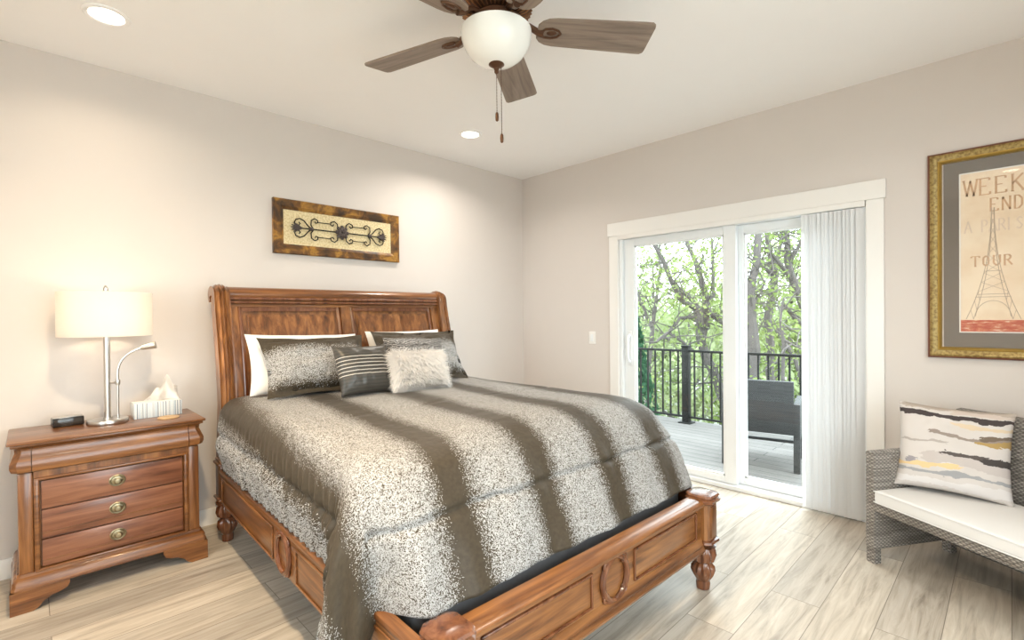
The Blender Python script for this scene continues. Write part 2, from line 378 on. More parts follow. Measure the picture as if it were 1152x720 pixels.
# ---------------------------------------------------------------- room shell
H = 2.74; XW, YW = -4.7, -4.6; T = .16
OY0, OY1, OZ = -2.969, -1.178, 2.005       # door opening
struct(MB().box(XW-T, T, YW-T, T, -.1, 0).build('floor', 'floor'))
struct(MB().box(XW-T, T, YW-T, T, H, H+.12).build('ceiling', 'ceil'))
struct(MB().box(XW-T, T, 0, T, 0, H).build('wall_left', 'wall'))
b = MB(); b.box(0, T, YW-T, OY0, 0, H); b.box(0, T, OY1, 0, 0, H); b.box(0, T, OY0, OY1, OZ, H); struct(b.build('wall_right', 'wall'))
b = MB(); b.box(XW-T, -3.9, YW-T, YW, 0, H); b.box(-1.8, 0, YW-T, YW, 0, H); b.box(-3.9, -1.8, YW-T, YW, 0, .25); b.box(-3.9, -1.8, YW-T, YW, 2.25, H); struct(b.build('wall_front', 'wall'))
b = MB(); b.box(XW-T, XW, YW, -2.8, 0, H); b.box(XW-T, XW, -1.5, 0, 0, H); b.box(XW-T, XW, -2.8, -1.5, 0, .75); b.box(XW-T, XW, -2.8, -1.5, 2.15, H); struct(b.build('wall_back', 'wall'))
def window(name, horiz, a, c, z0, z1, pos):
    r = empty(name, (0, 0, 0), kind='structure'); b = MB(); g = MB()
    def bx(m, p, q, zz0, zz1, d0, d1):
        if horiz: m.box(p, q, pos-d1, pos-d0, zz0, zz1)
        else: m.box(pos-d1, pos-d0, p, q, zz0, zz1)
    for p, q, s, t in ((a-.09, a, z0-.09, z1+.09), (c, c+.09, z0-.09, z1+.09), (a, c, z1, z1+.09), (a, c, z0-.09, z0)): bx(b, p, q, s, t, -.018, 0)
    for p, q, s, t in ((a, a+.05, z0, z1), (c-.05, c, z0, z1), (a+.05, c-.05, z1-.05, z1), (a+.05, c-.05, z0, z0+.05), ((a+c)/2-.02, (a+c)/2+.02, z0+.05, z1-.05)): bx(b, p, q, s, t, .06, .1)
    b.build('window_frame', 'trim', r); bx(g, a+.05, c-.05, z0+.05, z1-.05, .078, .084); g.build('window_pane', 'glass', r)
window('added_window_1', True, -3.9, -1.8, .25, 2.25, YW); window('added_window_2', False, -2.8, -1.5, .75, 2.15, XW)  # unseen windows, added and sized to brighten the room
def baseboard(name, poly, axis, a, c): struct(MB().prism(poly, axis, a, c).build(name, 'trim'))
baseboard('baseboard_left', [(0, 0), (-.015, 0), (-.015, .085), (-.008, .10), (0, .10)], 0, XW, 0)
bp = [(0, 0), (-.015, 0), (-.015, .085), (-.008, .10), (0, .10)]
struct(MB().prism(bp, 1, OY1+.095, -.015).build('baseboard_right', 'trim'))
struct(MB().prism(bp, 1, YW, OY0-.095).build('baseboard_right_far', 'trim')).name = 'baseboard_right_end'
# casing of the sliding door
b = MB(); b.box(-.028, 0, OY0-.10, OY1+.104, OZ, OZ+.115, .002, 1); struct(b.build('trim_1', 'trim'))
struct(MB().box(-.02, 0, OY1, OY1+.092, 0, OZ, .002, 1).build('trim_2', 'trim'))
struct(MB().box(-.02, 0, OY0-.09, OY0, 0, OZ, .002, 1).build('trim_3', 'trim'))
# ---------------------------------------------------------------- sliding door
dr = empty('door_1', (0, (OY0+OY1)/2, 0), kind='structure')
DY = -(OY0+OY1)/2
def db(m, x0, x1, y0, y1, z0, z1, bev=.003): m.box(x0, x1, y0+DY, y1+DY, z0, z1, bev, 1)
b = MB()
db(b, .0, .15, OY1-.03, OY1, .0, OZ); db(b, .0, .15, OY0, OY0+.03, .0, OZ); db(b, .0, .15, OY0+.03, OY1-.03, OZ-.03, OZ); db(b, .004, .15, OY0+.03, OY1-.03, 0, .032)
b.build('door_frame', 'vinyl', dr)
def panel(name, y1, y0, x0, x1, gl, gr, z0=.035, z1=OZ-.032, g0=.085, g1=1.91):
    b = MB(); db(b, x0, x1, gl, y1, z0, z1); db(b, x0, x1, y0, gr, z0, z1); db(b, x0, x1, gr, gl, g1, z1); db(b, x0, x1, gr, gl, z0, g0)
    # glazing bead
    for a0, a1, q0, q1 in ((gl-.012, gl, g0, g1), (gr, gr+.012, g0, g1), (gr, gl, g1-.012, g1), (gr, gl, g0, g0+.012)): db(b, x0+.008, x1-.008, a0, a1, q0, q1, 0)
    o = b.build(name, 'vinyl', dr)
    g = MB(); db(g, (x0+x1)/2-.003, (x0+x1)/2+.003, gr+.005, gl-.005, g0+.005, g1-.005, 0); g.build('glass_pane', 'glass', o); return o
sl = panel('sliding_panel', OY1-.03, -2.165, .035, .075, -1.305, -2.075)
fx = panel('fixed_panel', -2.085, OY0+.03, .088, .128, -2.20, -2.87)
b = MB(); hy = -1.262+DY
b.tube([(.037, hy, .90), (.0, hy, .92), (-.022, hy-.01, .97), (-.026, hy-.012, 1.02), (-.02, hy-.01, 1.08), (0, hy, 1.12), (.037, hy, 1.14)], .011, 8); b.box(.028, .037, hy-.02, hy+.02, .87, 1.17, .004)
b.build('door_handle', 'vinyl', sl)
# ---------------------------------------------------------------- vertical blind
vb = empty('vertical_blind', (-.012, -2.07, OZ), label='white vertical blind gathered at the right end of the sliding glass door', cat='blind')
b = MB(); b.box(-.022, .022, OY0+.004-(-2.07), OY1-.004+2.07, -.036, -.001, .003); b.build('head_rail', 'trim', vb)
NV = 14
for k in range(NV):
    y = -2.645+2.07-k*(.30/(NV-1)); a = .62+.10*math.sin(k*2.3)
    pts = []
    for t in range(7):
        s = (t/6-.5)*.088; bow = .006*(1-(2*t/6-1)**2)
        pts.append((s*math.cos(a)-bow*math.sin(a), -s*math.sin(a)-bow*math.cos(a)))
    MB().loft([[V(px, y+py, z) for px, py in pts]+[V(px, y+py-.0012, z) for px, py in pts[::-1]] for z in (-.045, -OZ+.018)]).build('vane', 'vane', vb)
# ---------------------------------------------------------------- light switch
sw = empty('light_switch', (0, -.885, 1.105), label='white rocker light switch on the wall left of the sliding door', cat='light switch')
MB().box(-.007, 0, -.037, .037, -.058, .058, .003).build('cover_plate', 'trim', sw); MB().box(-.011, -.006, -.016, .016, -.033, .033, .002).build('rocker', 'vinyl', sw)
# ---------------------------------------------------------------- recessed lights
def downlight(x, y, label, col=(1, .92, .82), w=1.0):
    r = empty('recessed_light', (x, y, H), label=label, cat='ceiling light')
    MB().lathe([(.092, 0), (.092, -.004), (.084, -.009), (.070, -.007), (.066, -.002), (.066, 0)], n=32).build('trim_ring', 'ceil', r)
    MB().lathe([(.066, -.0005), (.066, -.003)], n=32).build('lens', EMC, r)
    l = bpy.data.lights.new('can_light', 'AREA'); l.shape = 'DISK'; l.size = .12; l.energy = CAN_W*w; l.color = col; l.spread = math.radians(150)
    o = bpy.data.objects.new('can_light', l); o.location = (0, 0, -.012); o.parent = r; COL.objects.link(o)
EMC = emit('warm_led_lens', (1, .93, .82), 6)
downlight(-3.432, -.626, 'lit round recessed ceiling light above the nightstand', (1, .83, .62), .45)
downlight(-1.223, -.624, 'lit round recessed ceiling light near the far corner of the room')
downlight(-3.432, -3.6, 'added fill light in the ceiling nearest the front wall', (1, .84, .64), 1.2)  # out of view, added to raise the room's brightness
downlight(-3.432, -2.1, 'added warm fill light in the ceiling above the floor left of the bed', (1, .76, .47), 3.4)  # out of view, added to throw golden light on the left floor
downlight(-1.223, -3.6, 'added fill light in the ceiling above the wicker bench', w=.5)  # out of view, another lamp added for overall brightness
# ---------------------------------------------------------------- nightstand
NX = -3.405; ns = empty('nightstand', (NX, -.47, 0), label='cherry wood three-drawer nightstand with bracket feet left of the bed', cat='nightstand')
# local: y 0 = front face of case (world -.47), back +.41
def ogee(sc, y, pts): return pts
b = MB(); b.box(-.385, .385, -.015, .415, .752, .766, .006); b.box(-.374, .374, -.004, .412, .738, .753, .005); b.build('top', 'cherry_x', ns)
prof = [(.0, .622), (-.010, .628), (-.016, .645), (-.016, .665), (-.006, .690), (.003, .712), (.002, .728), (-.008, .738), (.02, .738), (.02, .622)]
MB().prism([(y, z) for y, z in prof], 0, -.303, .303).build('cornice_drawer', 'cherry_x', ns)
for sx in (-1, 1):
    b = MB(); pr2 = [(o_, z) for o_, z in prof[:8]]
    # corner block wraps round to the side with the same ogee
    rings = []
    for o_, z in pr2:
        ex = -o_*.9; X0, X1 = .306, .362+ex
        rings.append([V(sx*X0, .02, z), V(sx*X0, o_, z), V(sx*(X1-.022), o_, z), V(sx*X1, o_+.022, z), V(sx*X1, .40, z), V(sx*X0, .40, z)])
    b.loft(rings); b.build('cornice_corner', 'cherry_x', ns)
b = MB(); b.box(-.352, .352, .024, .40, .11, .737); b.box(-.299, .299, .005, .03, .585, .622); b.box(-.299, .299, .005, .03, .135, .168)
b.box(-.352, -.30, .004, .03, .135, .622, .008); b.box(.30, .352, .004, .03, .135, .622, .008)
b.build('carcass', 'cherry_z', ns)
b = MB()
for x0, x1, z0, z1 in ((-.30, -.280, .165, .590), (.280, .30, .165, .590), (-.30, .30, .578, .592), (-.30, .30, .160, .174)): b.box(x0, x1, -.007, .012, z0, z1, .006)
b.build('drawer_surround', 'cherry_x', ns)
for z0, z1, q in ((.443, .574, 1), (.3055, .4375, 0), (.178, .3, 0)):
    d = MB().box(-.275, .275, .003, .03, z0, z1, .004).build('drawer', 'pink_x', ns)
    if not q: MB().box(-.272, .272, .0005, .005, z0+.026, z0+.030, .001, 1).build('bead', 'cherry_x', d)
    zc = (z0+z1)/2+.004
    k = MB(); M_ = Matrix.Translation((0, .002, zc)) @ Matrix.Rotation(PI/2, 4, 'X')
    k.lathe([(.030, 0), (.030, .003), (.026, .005), (.021, .003), (.019, .004)], sx=1.12, sy=.95, n=24); k.lathe([(.007, 0), (.007, .012), (.015, .016), (.016, .021), (.011, .026), (.004, .027)], n=16); k.xf(M_); k.build('knob', 'brass', d)
def mould(x, y, zz):   # mitred plinth moulding ring
    pass
b = MB(); rings = []
for o_, z in ((0, .168), (.006, .166), (.008, .152), (.016, .146), (.022, .134), (.022, .122), (.026, .112), (.026, .098), (.0, .098)):
    x = .352+o_; y0 = .004-o_; rings.append([V(-x, .41, z), V(-x, y0+.012, z), V(-x+.012, y0, z), V(x-.012, y0, z), V(x, y0+.012, z), V(x, .41, z)])
b.loft(rings); b.build('plinth_moulding', 'cherry_x', ns)
for sx in (-1, 1):
    poly = [(0, 0), (.075, 0), (.095, .012), (.108, .030), (.135, .047), (.170, .056), (.192, .066), (.20, .085), (.20, .10), (0, .10)]
    b = MB(); b.prism([(sx*(-.382+p) if sx > 0 else -(-.382+p), z) for p, z in [(q[0], q[1]) for q in poly]] if False else [(sx*(.382-p), z) for p, z in poly], 1, -.026, .0)
    b.prism([(-.024+p*.9, z) for p, z in poly], 0, sx*.382-(.012 if sx > 0 else -.012)-.012, sx*.382-(.012 if sx > 0 else -.012)+.012)
    MB().box(min(sx*.382, sx*.33), max(sx*.382, sx*.33), .36, .412, 0, .10, .006).build('rear_foot', 'cherry_z', ns)
    b.build('bracket_foot', 'cherry_x', ns)
TOPZ = .766
# ---------------------------------------------------------------- table lamp
LX, LY = -3.417, -.235
lp = empty('table_lamp', (LX, LY, TOPZ), label='brushed nickel table lamp with white drum shade and reading arm on the nightstand', cat='lamp')
b = MB().lathe([(.086, 0), (.088, .003), (.088, .018), (.085, .023), (.02, .024), (.02, .03)], n=40); b.build('base', 'nickel', lp)
MB().lathe([(.0145, .024), (.0145, .70), (.006, .702), (.006, .722)], n=20).build('pole', 'nickel', lp)
b = MB(); rings = []
n_ = 56
for r, z in ((.197, .462), (.1985, .4605), (.1985, .688), (.197, .690), (.195, .688), (.195, .4625)): rings.append([V(r*math.cos(2*PI*j/n_), r*math.sin(2*PI*j/n_), z) for j in range(n_)])
b.loft(rings, loop=True); b.build('lamp_shade', 'shade', lp)
b = MB().lathe([(.004, .700), (.011, .702), (.011, .716), (.006, .722), (.004, .73)], n=12)
for k in range(3):
    a = k*2*PI/3+.4; b.tube([(0, 0, .695), (.1*math.cos(a), .1*math.sin(a), .688), (.195*math.cos(a), .195*math.sin(a), .687)], .002, 5)
b.build('finial', 'nickel', lp)
MB().lathe([(.014, .53), (.02, .56), (.03, .59), (.03, .61), (.02, .635), (.006, .645)], n=16).build('bulb', emit('warm_bulb', (1, .8, .55), 12), lp)
ra = MB(); ca = -.12
def lr(a, z, off=0): return V(a*math.cos(-.35), a*math.sin(-.35)+off, z)
pts = [lr(.045, .024), lr(.045, .20), lr(.045, .26)]
for t in range(1, 9):
    q = t/8*PI*.42; pts.append(lr(.045+.125*(1-math.cos(q)), .26+.125*math.sin(q)*1.05))
pts.append(lr(.150, .392)+V(.01, 0, .004))
arm = ra.tube(pts, .0055, 8).build('reading_arm', 'nickel', lp)
b = MB(); M_ = Matrix.Translation((0, 0, 0)); b.tube([lr(.0, .212), lr(.045, .212)], .005, 8); b.lathe([(.010, .20), (.011, .205), (.011, .222), (.010, .227)], c=(.045*math.cos(-.35), .045*math.sin(-.35), 0), n=14); b.build('arm_collar', 'nickel', lp)
p0, p1 = lr(.148, .392), lr(.215, .408)
b = MB(); b.tube([p0, p0.lerp(p1, .2), p0.lerp(p1, .8), p1, p1+(p1-p0)*.02], [.010, .014, .019, .021, .015], 14); b.build('reading_head', 'nickel', arm)
l = bpy.data.lights.new('lamp_bulb_light', 'POINT'); l.energy = LAMP_W; l.color = (1, .89, .76); l.shadow_soft_size = .035
o = bpy.data.objects.new('lamp_bulb_light', l); o.parent = lp; o.location = (0, 0, .60); COL.objects.link(o)
l = bpy.data.lights.new('reading_light', 'SPOT'); l.energy = READ_W; l.color = (1, .86, .66); l.spot_size = math.radians(130); l.spot_blend = .8; l.shadow_soft_size = .015
o = bpy.data.objects.new('reading_light', l); o.parent = lp; o.location = p1+(p1-p0)*.12; o.rotation_euler = (p1-p0).to_track_quat('-Z', 'Y').to_euler(); COL.objects.link(o)
# ---------------------------------------------------------------- things on the nightstand
ck = empty('alarm_clock', (-3.572, -.158, TOPZ), .10, label='small black box clock on the nightstand left of the lamp', cat='clock')
MB().box(-.062, .062, -.03, .03, 0, .046, .006).build('case', 'black', ck); MB().box(-.056, .056, -.0325, -.029, .008, .038, .002).build('face', plain('dark_smoked_face', (.04, .033, .028), .08), ck)
MB().box(-.058, .058, -.026, .026, .045, .0475, .001).build('lid', 'nickel', ck)
tb = empty('tissue_box', (-3.197, -.185, TOPZ), .02, label='striped tissue box with a white tissue pulled up on the nightstand', cat='tissue box')
MB().box(-.112, .112, -.055, .055, 0, .083, .002).build('carton', 'carton', tb)
MB().box(-.108, .108, -.052, .052, .0828, .0845, .0005).build('carton_top', 'white_cloth', tb)
def tis(u, v):
    a = (u-.5)*.17*(1-.35*v)+.02+.02*v; zz = .083+v*(.135-.16*abs(u-.62)+.014*math.sin(u*13))
    return V(a, .018*math.sin(u*11+v*2)*(1-.2*v)+.012*math.sin(v*7+u*5), zz)
b = MB().grid(tis, 28, 14); t_ = b.build('tissue', translucent('tissue_paper', (.9, .87, .83), None, .35), tb)
md = t_.modifiers.new('thick', 'SOLIDIFY'); md.thickness = .001
co_ = MB().lathe([(.046, 0), (.050, .002), (.050, .007), (.046, .009), (.03, .008)], n=32).build('coaster', wood('pale_round_wood', (.45, .27, .12), (.62, .42, .22), (.72, .54, .32), 0, .45, 0)); co_.location = (-3.165, -.325, TOPZ)
tag(co_, 'small round light wood coaster in front of the tissue box', 'coaster')
# ---------------------------------------------------------------- bed
BED = V(-2.095, -.363, 0); BR = math.radians(-1.8)
def bw(x, y, z): return BED + Matrix.Rotation(BR, 3, 'Z') @ V(x, y, z)
bed = empty('bed', BED, BR, label='cherry wood sleigh bed with carved posts and footboard', cat='bed')
hb = empty('headboard', (0, 0, 0)); hb.parent = bed
bun = [(.022, 0), (.030, .004), (.033, .03), (.030, .045), (.036, .055), (.046, .075, .06), (.052, .095, .08), (.050, .118, .08), (.040, .132, .05), (.036, .140), (.050, .152, .07), (.057, .178, .09), (.054, .205, .07), (.045, .222), (.060, .226), (.062, .236), (.056, .244), (.05, .25)]
sf = smooth_tab([(.47, .0), (.55, -.004), (.68, -.020), (.82, -.024), (.98, -.008), (1.12, .022), (1.25, .055), (1.36, .083), (1.44, .098), (1.52, .10)])
def sy(z): return sf(z)[0]
def post_sleigh(x0, x1):
    """S-curved post with reeded front and a rolled top"""
    b = MB(); rings = []
    w = x1-x0
    zs = [.49+i*(1.44-.49)/26 for i in range(27)]
    cx_, cz_ = sy(1.44)+.045, 1.452; path = [(sy(z)-.055, z) for z in zs]; back = [(sy(z)+.035+.02*sstep(.9, .5, z), z) for z in zs]
    # roll: front edge curls back over and down
    roll_f = []; roll_b = []
    for t in range(1, 15):
        a = PI-t/14*PI*1.30
        roll_f.append((cx_-.0+math.cos(a)*.098*(1-.28*t/14), cz_+math.sin(a)*.066*(1-.25*t/14)))
        roll_b.append((cx_+math.cos(a)*.030, cz_+math.sin(a)*.012-.01))
    F = path+roll_f; Bk = back+roll_b
    reed = [(0, 0), (.10, .006), (.14, .0), (.30, -.010), (.36, -.002), (.5, -.014), (.64, -.002), (.70, -.010), (.86, .0), (.90, .006), (1, 0)]
    for i, (f, k) in enumerate(zip(F, Bk)):
        d = V(0, f[0]-k[0], f[1]-k[1]).normalized()
        ring = [V(x0+w*t, f[0]-d.y*h*-1*-1*1 if False else f[0]+d.y*(-h), f[1]+d.z*(-h)) for t, h in reed]
        ring += [V(x1, k[0], k[1]), V(x0, k[0], k[1])]
        rings.append(ring)
    b.loft(rings); return b
for s in (-1, 1):
    x0, x1 = (-.832, -.748) if s < 0 else (.748, .832); xc = s*.79
    p = post_sleigh(x0, x1).build('post', 'cherry_z', hb)
    b = MB(); b.box(xc-.046, xc+.046, -.050, .058, .262, .462, .004); b.build('post_block', 'cherry_z', p)
    b = MB(); b.box(xc-.058, xc+.058, -.062, .068, .458, .474, .006); b.box(xc-.050, xc+.050, -.056, .062, .474, .494, .008); b.build('upper_moulding', 'cherry_x', p); MB().box(xc-.058, xc+.058, -.062, .068, .252, .268, .006).build('lower_moulding', 'cherry_x', p)
    MB().lathe([(r[0]*1.0, *r[1:]) for r in bun], c=(xc, 0, 0), n=48, nf=12).build('bun_foot', 'carve', p)
def hsurf(x0, x1, z0, z1, off, th, name, m, par, n=16, bulge=0):
    rings = []
    for i in range(n+1):
        z = z0+(z1-z0)*i/n; y = sy(z)+off-bulge*math.sin(PI*i/n); e = (sy(z+.01)-sy(z-.01))/.02
        rings.append([V(x0, y, z), V(x1, y, z), V(x1, y+th, z), V(x0, y+th, z)])
    return MB().loft(rings).build(name, m, par)
hsurf(-.75, .75, .42, 1.44, .0, .022, 'back_panel', 'cherry_z', hb)
for x0, x1 in ((-.75, -.705), (-.055, .012+.0), (.69, .75)):
    hsurf(x0, x1, .60, 1.385, -.022, .024, 'stile', 'cherry_z', hb)
hsurf(-.75, .75, 1.385, 1.445, -.022, .024, 'upper_rail', 'cherry_x', hb, 4); hsurf(-.75, .75, .42, .60, -.022, .024, 'lower_rail', 'cherry_x', hb, 4)
for x0, x1 in ((-.705, -.055), (.012, .69)):
    fr = MB()
    def strip(xa, xb, za, zb, o1, n=14):
        rings = []
        for i in range(n+1):
            z = za+(zb-za)*i/n; y = sy(z); rings.append([V(xa, y-o1, z), V((xa+xb)/2, y-o1-.008, z), V(xb, y-o1, z), V(xb, y, z), V(xa, y, z)])
        fr.loft(rings)
    strip(x0, x0+.028, .60, 1.385, .010); strip(x1-.028, x1, .60, 1.385, .010); strip(x0, x1, 1.357, 1.385, .010, 3); strip(x0, x1, .60, .628, .010, 3)
    f = fr.build('panel_moulding', 'carve', hb)
    hsurf(x0+.062, x1-.062, .665, 1.322, -.013, .016, 'raised_panel', 'cherry_z', hb, bulge=.006)
    q = MB()
    for xa, xb, za, zb in ((x0+.05, x0+.064, .65, 1.335), (x1-.064, x1-.05, .65, 1.335), (x0+.05, x1-.05, 1.321, 1.335), (x0+.05, x1-.05, .65, .664)):
        rings = []
        for i in range(13):
            z = za+(zb-za)*i/12; rings.append([V(xa, sy(z)-.009, z), V(xb, sy(z)-.009, z), V(xb, sy(z)+.004, z), V(xa, sy(z)+.004, z)])
        q.loft(rings)
    q.build('panel_bead', 'cherry_z', hb)
b = MB(); pr = []
c0y, c0z = .118, 1.462
for i in range(30):
    a = 2*PI*i/30; pr.append((c0y+.062*math.cos(a), c0z+.046*math.sin(a)))
b.prism(pr, 0, -.75, .75); b.build('top_roll', 'cherry_x', hb)
b = MB(); b.tube([(-.75, .062, 1.436), (.75, .062, 1.436)], .011, 10); b.tube([(-.75, .055, 1.412), (.75, .055, 1.412)], .007, 10); b.build('roll_moulding', 'carve', hb)
# side rails
for s in (-1, 1):
    xo = s*.835; xi = s*.800
    b = MB(); b.box(min(xo, xi), max(xo, xi), -2.15, -.045, .245, .425, .004)
    b.box(min(s*.842, xi-s*.002), max(s*.842, xi-s*.002), -2.15, -.05, .418, .442, .007); r = b.build('side_rail', 'cherry_y', bed)
    b = MB()
    for y0, y1 in ((-2.09, -1.28), (-1.00, -.10)):
        for ya, yb, za, zb in ((y0, y1, .392, .404), (y0, y1, .258, .266), (y0, y0+.008, .258, .404), (y1-.008, y1, .258, .404)):
            b.box(min(xo, s*.841), max(xo, s*.841), ya, yb, za, zb, .003)
    b.build('rail_bead', 'cherry_y', r)
    def ornament(fn, par, sc=1):
        b = MB()
        for q in (-1, 1):
            pts = []; rr = []
            for i in range(26):
                a = math.radians(125-250*i/25); pts.append(fn(q*sc*(-.012+.088*math.cos(a)), sc*.082*math.sin(a), .004)); rr.append((.005+.008*math.sin(PI*i/25))*sc)
            b.tube(pts, rr, 8)
            for e in (-1, 1):
                pts = []
                for i in range(12):
                    a = math.radians(125+210*i/11); R = .020*(1-.55*i/11); pts.append(fn(q*sc*(-.052+R*math.cos(a)), e*sc*(.056+R*math.sin(a)), .005))
                b.tube(pts, .0055*sc, 7)
        return b
    ornament(lambda a, z, o_: V(s*(.836+o_), -1.14+a, .335+z), r).build('carved_ornament', 'carve', r)
# footboard
fb = empty('footboard', (0, 0, 0)); fb.parent = bed
FY = -2.170
b = MB(); b.box(-.70, .70, FY-.022, FY+.018, .215, .43, .003); b.build('foot_panel', 'cherry_x', fb)
b = MB(); poly = [(FY-.045, .418), (FY-.046, .430), (FY-.036, .440), (FY-.015, .446), (FY+.03, .446), (FY+.04, .436), (FY+.04, .420), (FY+.018, .408), (FY-.022, .402)]
b.prism(poly, 0, -.69, .69); b.build('foot_cap_rail', 'cherry_x', fb)
b = MB(); poly = [(FY+.02, .20), (FY-.04, .20), (FY-.044, .212), (FY-.036, .224), (FY-.040, .236), (FY-.030, .250), (FY-.022, .258), (FY+.02, .258)]
b.prism(poly, 0, -.69, .69); b.build('foot_base_rail', 'cherry_x', fb)
for xa, xb in ((-.64, -.13), (.13, .64)):
    b = MB()
    for x0, x1, z0, z1 in ((xa, xb, .386, .396), (xa, xb, .268, .276), (xa, xa+.01, .268, .396), (xb-.01, xb, .268, .396)): b.box(x0, x1, FY-.030, FY-.018, z0, z1, .004)
    b.build('panel_bead', 'carve', fb)
ornament(lambda a, z, o_: V(a, FY-.024-o_, .332+z), fb, 1.0).build('carved_ornament', 'carve', fb)
for s in (-1, 1):
    xc = s*.742; b = MB()
    oc = lambda r, z, ch: [V(xc+dx*r, FY-.005+dy*r, z) for dx, dy in ((1, ch), (ch, 1), (-ch, 1), (-1, ch), (-1, -ch), (-ch, -1), (ch, -1), (1, -ch))]
    b.loft([oc(.052, .238, .62), oc(.052, .425, .62)])
    p = b.build('foot_post', 'cherry_z', fb, ang=20)
    b = MB(); b.box(xc-.028, xc+.028, FY-.062, FY-.052, .262, .408, .004); b.build('post_inset', 'cherry_z', p); MB().box(min(xc+s*.048, xc+s*.057), max(xc+s*.048, xc+s*.057), FY-.03, FY+.022, .262, .408, .004).build('post_inset', 'cherry_z', p)
    b = MB(); b.loft([oc(.055, .418, .62), oc(.066, .426, .6), oc(.069, .438, .6), (oc(.060, .446, .6)), oc(.060, .449, .62), oc(.064, .453, .66), oc(.059, .461, .68), oc(.040, .467, .7), oc(.015, .469, .7)]); b.build('post_cap', 'carve', p)
    b = MB(); b.loft([oc(.052, .252, .62), oc(.062, .246, .62), oc(.064, .236, .62), oc(.056, .228, .62), oc(.05, .222, .62)]); b.build('post_moulding', 'carve', p)
    MB().lathe([(r[0], r[1]*.93, *r[2:]) for r in bun[:-3]], c=(xc, FY-.005, 0), n=48, nf=12).build('bun_foot', 'carve', p)
# box spring and mattress
o = MB().box(-.765, .765, -2.05, -.05, .30, .555, .03, 3).build('box_spring', 'blacktick'); o.location = BED; o.rotation_euler.z = BR
tag(o, 'charcoal cloth box spring showing above the footboard rail', 'box spring')
b = MB(); rings = []
for y, zt in ((-.05, .838), (-.5, .84), (-1.2, .84), (-1.62, .836), (-1.76, .812), (-1.86, .77), (-1.94, .70), (-2.0, .62)):
    rings.append([V(-.74, y, .556), V(-.775, y, .58), V(-.775, y, max(.60, zt-.09)), V(-.755, y, max(.605, zt-.04)), V(-.71, y, zt-.008), V(-.66, y, zt), V(.66, y, zt), V(.71, y, zt-.008), V(.755, y, max(.605, zt-.04)), V(.775, y, max(.60, zt-.09)), V(.775, y, .58), V(.74, y, .556)])
b.loft(rings); o = b.build('mattress', 'white_cloth', ang=60); o.location = BED; o.rotation_euler.z = BR
tag(o, 'white sheeted mattress under the comforter on the sleigh bed', 'mattress')
# comforter
CA, CF, CH, CZ = .72, -1.70, -.10, .862
side = smooth_tab([(0, 0, 0), (.07, .066, .010), (.15, .115, .062), (.25, .132, .160), (.36, .128, .27), (.51, .098, .418)])
foot = smooth_tab([(0, 0, 0), (.1, .099, .012), (.21, .20, .058), (.36, .285, .17), (.50, .352, .29), (.64, .402, .405)])
LS, LT = .51, .64
def comf(s, t):
    cx, cy = max(-CA, min(CA, s)), max(CF, t); dx, dy = s-cx, t-cy; rho = math.hypot(dx, dy); wr = 0
    crown = .010*math.cos(s/CA*PI/2)
    puff = .006*nz(s*4, t*4, 1)+.010*nz(s*1.7, t*1.7, 5)
    # quilting channels across the bed
    puff -= .004*math.exp(-((t+1.15)/.02)**2)
    if rho < 1e-6: return V(s, t, CZ+crown+puff)
    phi = math.atan2(abs(dy), abs(dx)); k = phi/(PI/2)
    so, sd = side(min(rho, LS)); fo, fd = foot(min(rho, LT))
    cs, sn = math.cos(phi), math.sin(phi); n = 2.6
    if s > 0: so = so+.035*sstep(.2, .5, rho); n = 2.6+3.5*sstep(.25, .6, rho)
    out = 1/((max(cs, 1e-4)/max(so, 1e-4))**n+(max(sn, 1e-4)/max(fo, 1e-4))**n)**(1/n)
    kk = sstep(0, 1, k); drop = sd*(1-kk)+fd*kk
    if s < 0:   # near corner hangs free outside the rail and flares
        g = math.exp(-((phi-.70)/.36)**2)*sstep(.12, .62, rho); out += .20*g; drop += .16*g*sstep(.35, .8, rho)
        if rho > LS: drop += (rho-LS)*.55*g
        g2 = math.exp(-((phi-.98)/.09)**2)-.8*math.exp(-((phi-.80)/.08)**2)+.5*math.exp(-((phi-.55)/.1)**2); out += .035*g2*sstep(.25, .6, rho)
    # wrinkles
    low = sstep(.15, .4, rho)
    if k < .35:
        fo_ = .020*math.sin(t*52+3*nz(t*3, 2))*nz(t*2.5, 7, rho*2)+.013*math.sin(t*105+3*nz(t*5, 4)+rho*4)*sstep(.12, .26, rho)
        wr = fo_*low - .016*math.exp(-((rho-(.30+.02*nz(t*2, 9)))/.014)**2)+.010*math.exp(-((rho-.36)/.04)**2)
    elif k > .65:
        wr = (.020*nz(s*5, rho*3, 3)+.010*nz(s*13, rho*5, 8))*low - .020*math.exp(-((rho-(.375+.012*nz(s*6, 2)))/.010)**2)+.010*math.sin(s*60+3*nz(s*4, 5))*nz(s*3, 1)*math.exp(-((rho-.40)/.06)**2)
    else:
        wr = .012*nz(s*6, t*6, 11)*low
    out += wr*1.0
    z = CZ+crown*(1-sstep(0, .3, rho))+puff*(1-low*.5)-drop
    ux, uy = (dx/rho, dy/rho)
    return V(cx+ux*out, cy+uy*out, z)
S0, S1, T0, T1 = -(CA+LS), CA+LS, CF-LT, CH
b = MB().grid(lambda u, v: comf(S0+(S1-S0)*u, T0+(T1-T0)*v), 190, 190, lambda u, v: (S0+(S1-S0)*u, T0+(T1-T0)*v))
o = b.build('comforter', 'comf', ang=80); o.location = BED; o.rotation_euler.z = BR
md = o.modifiers.new('quilt', 'SOLIDIFY'); md.thickness = .010; md.offset = -1
tag(o, 'silver and brown striped sparkle comforter spread over the bed', 'comforter')
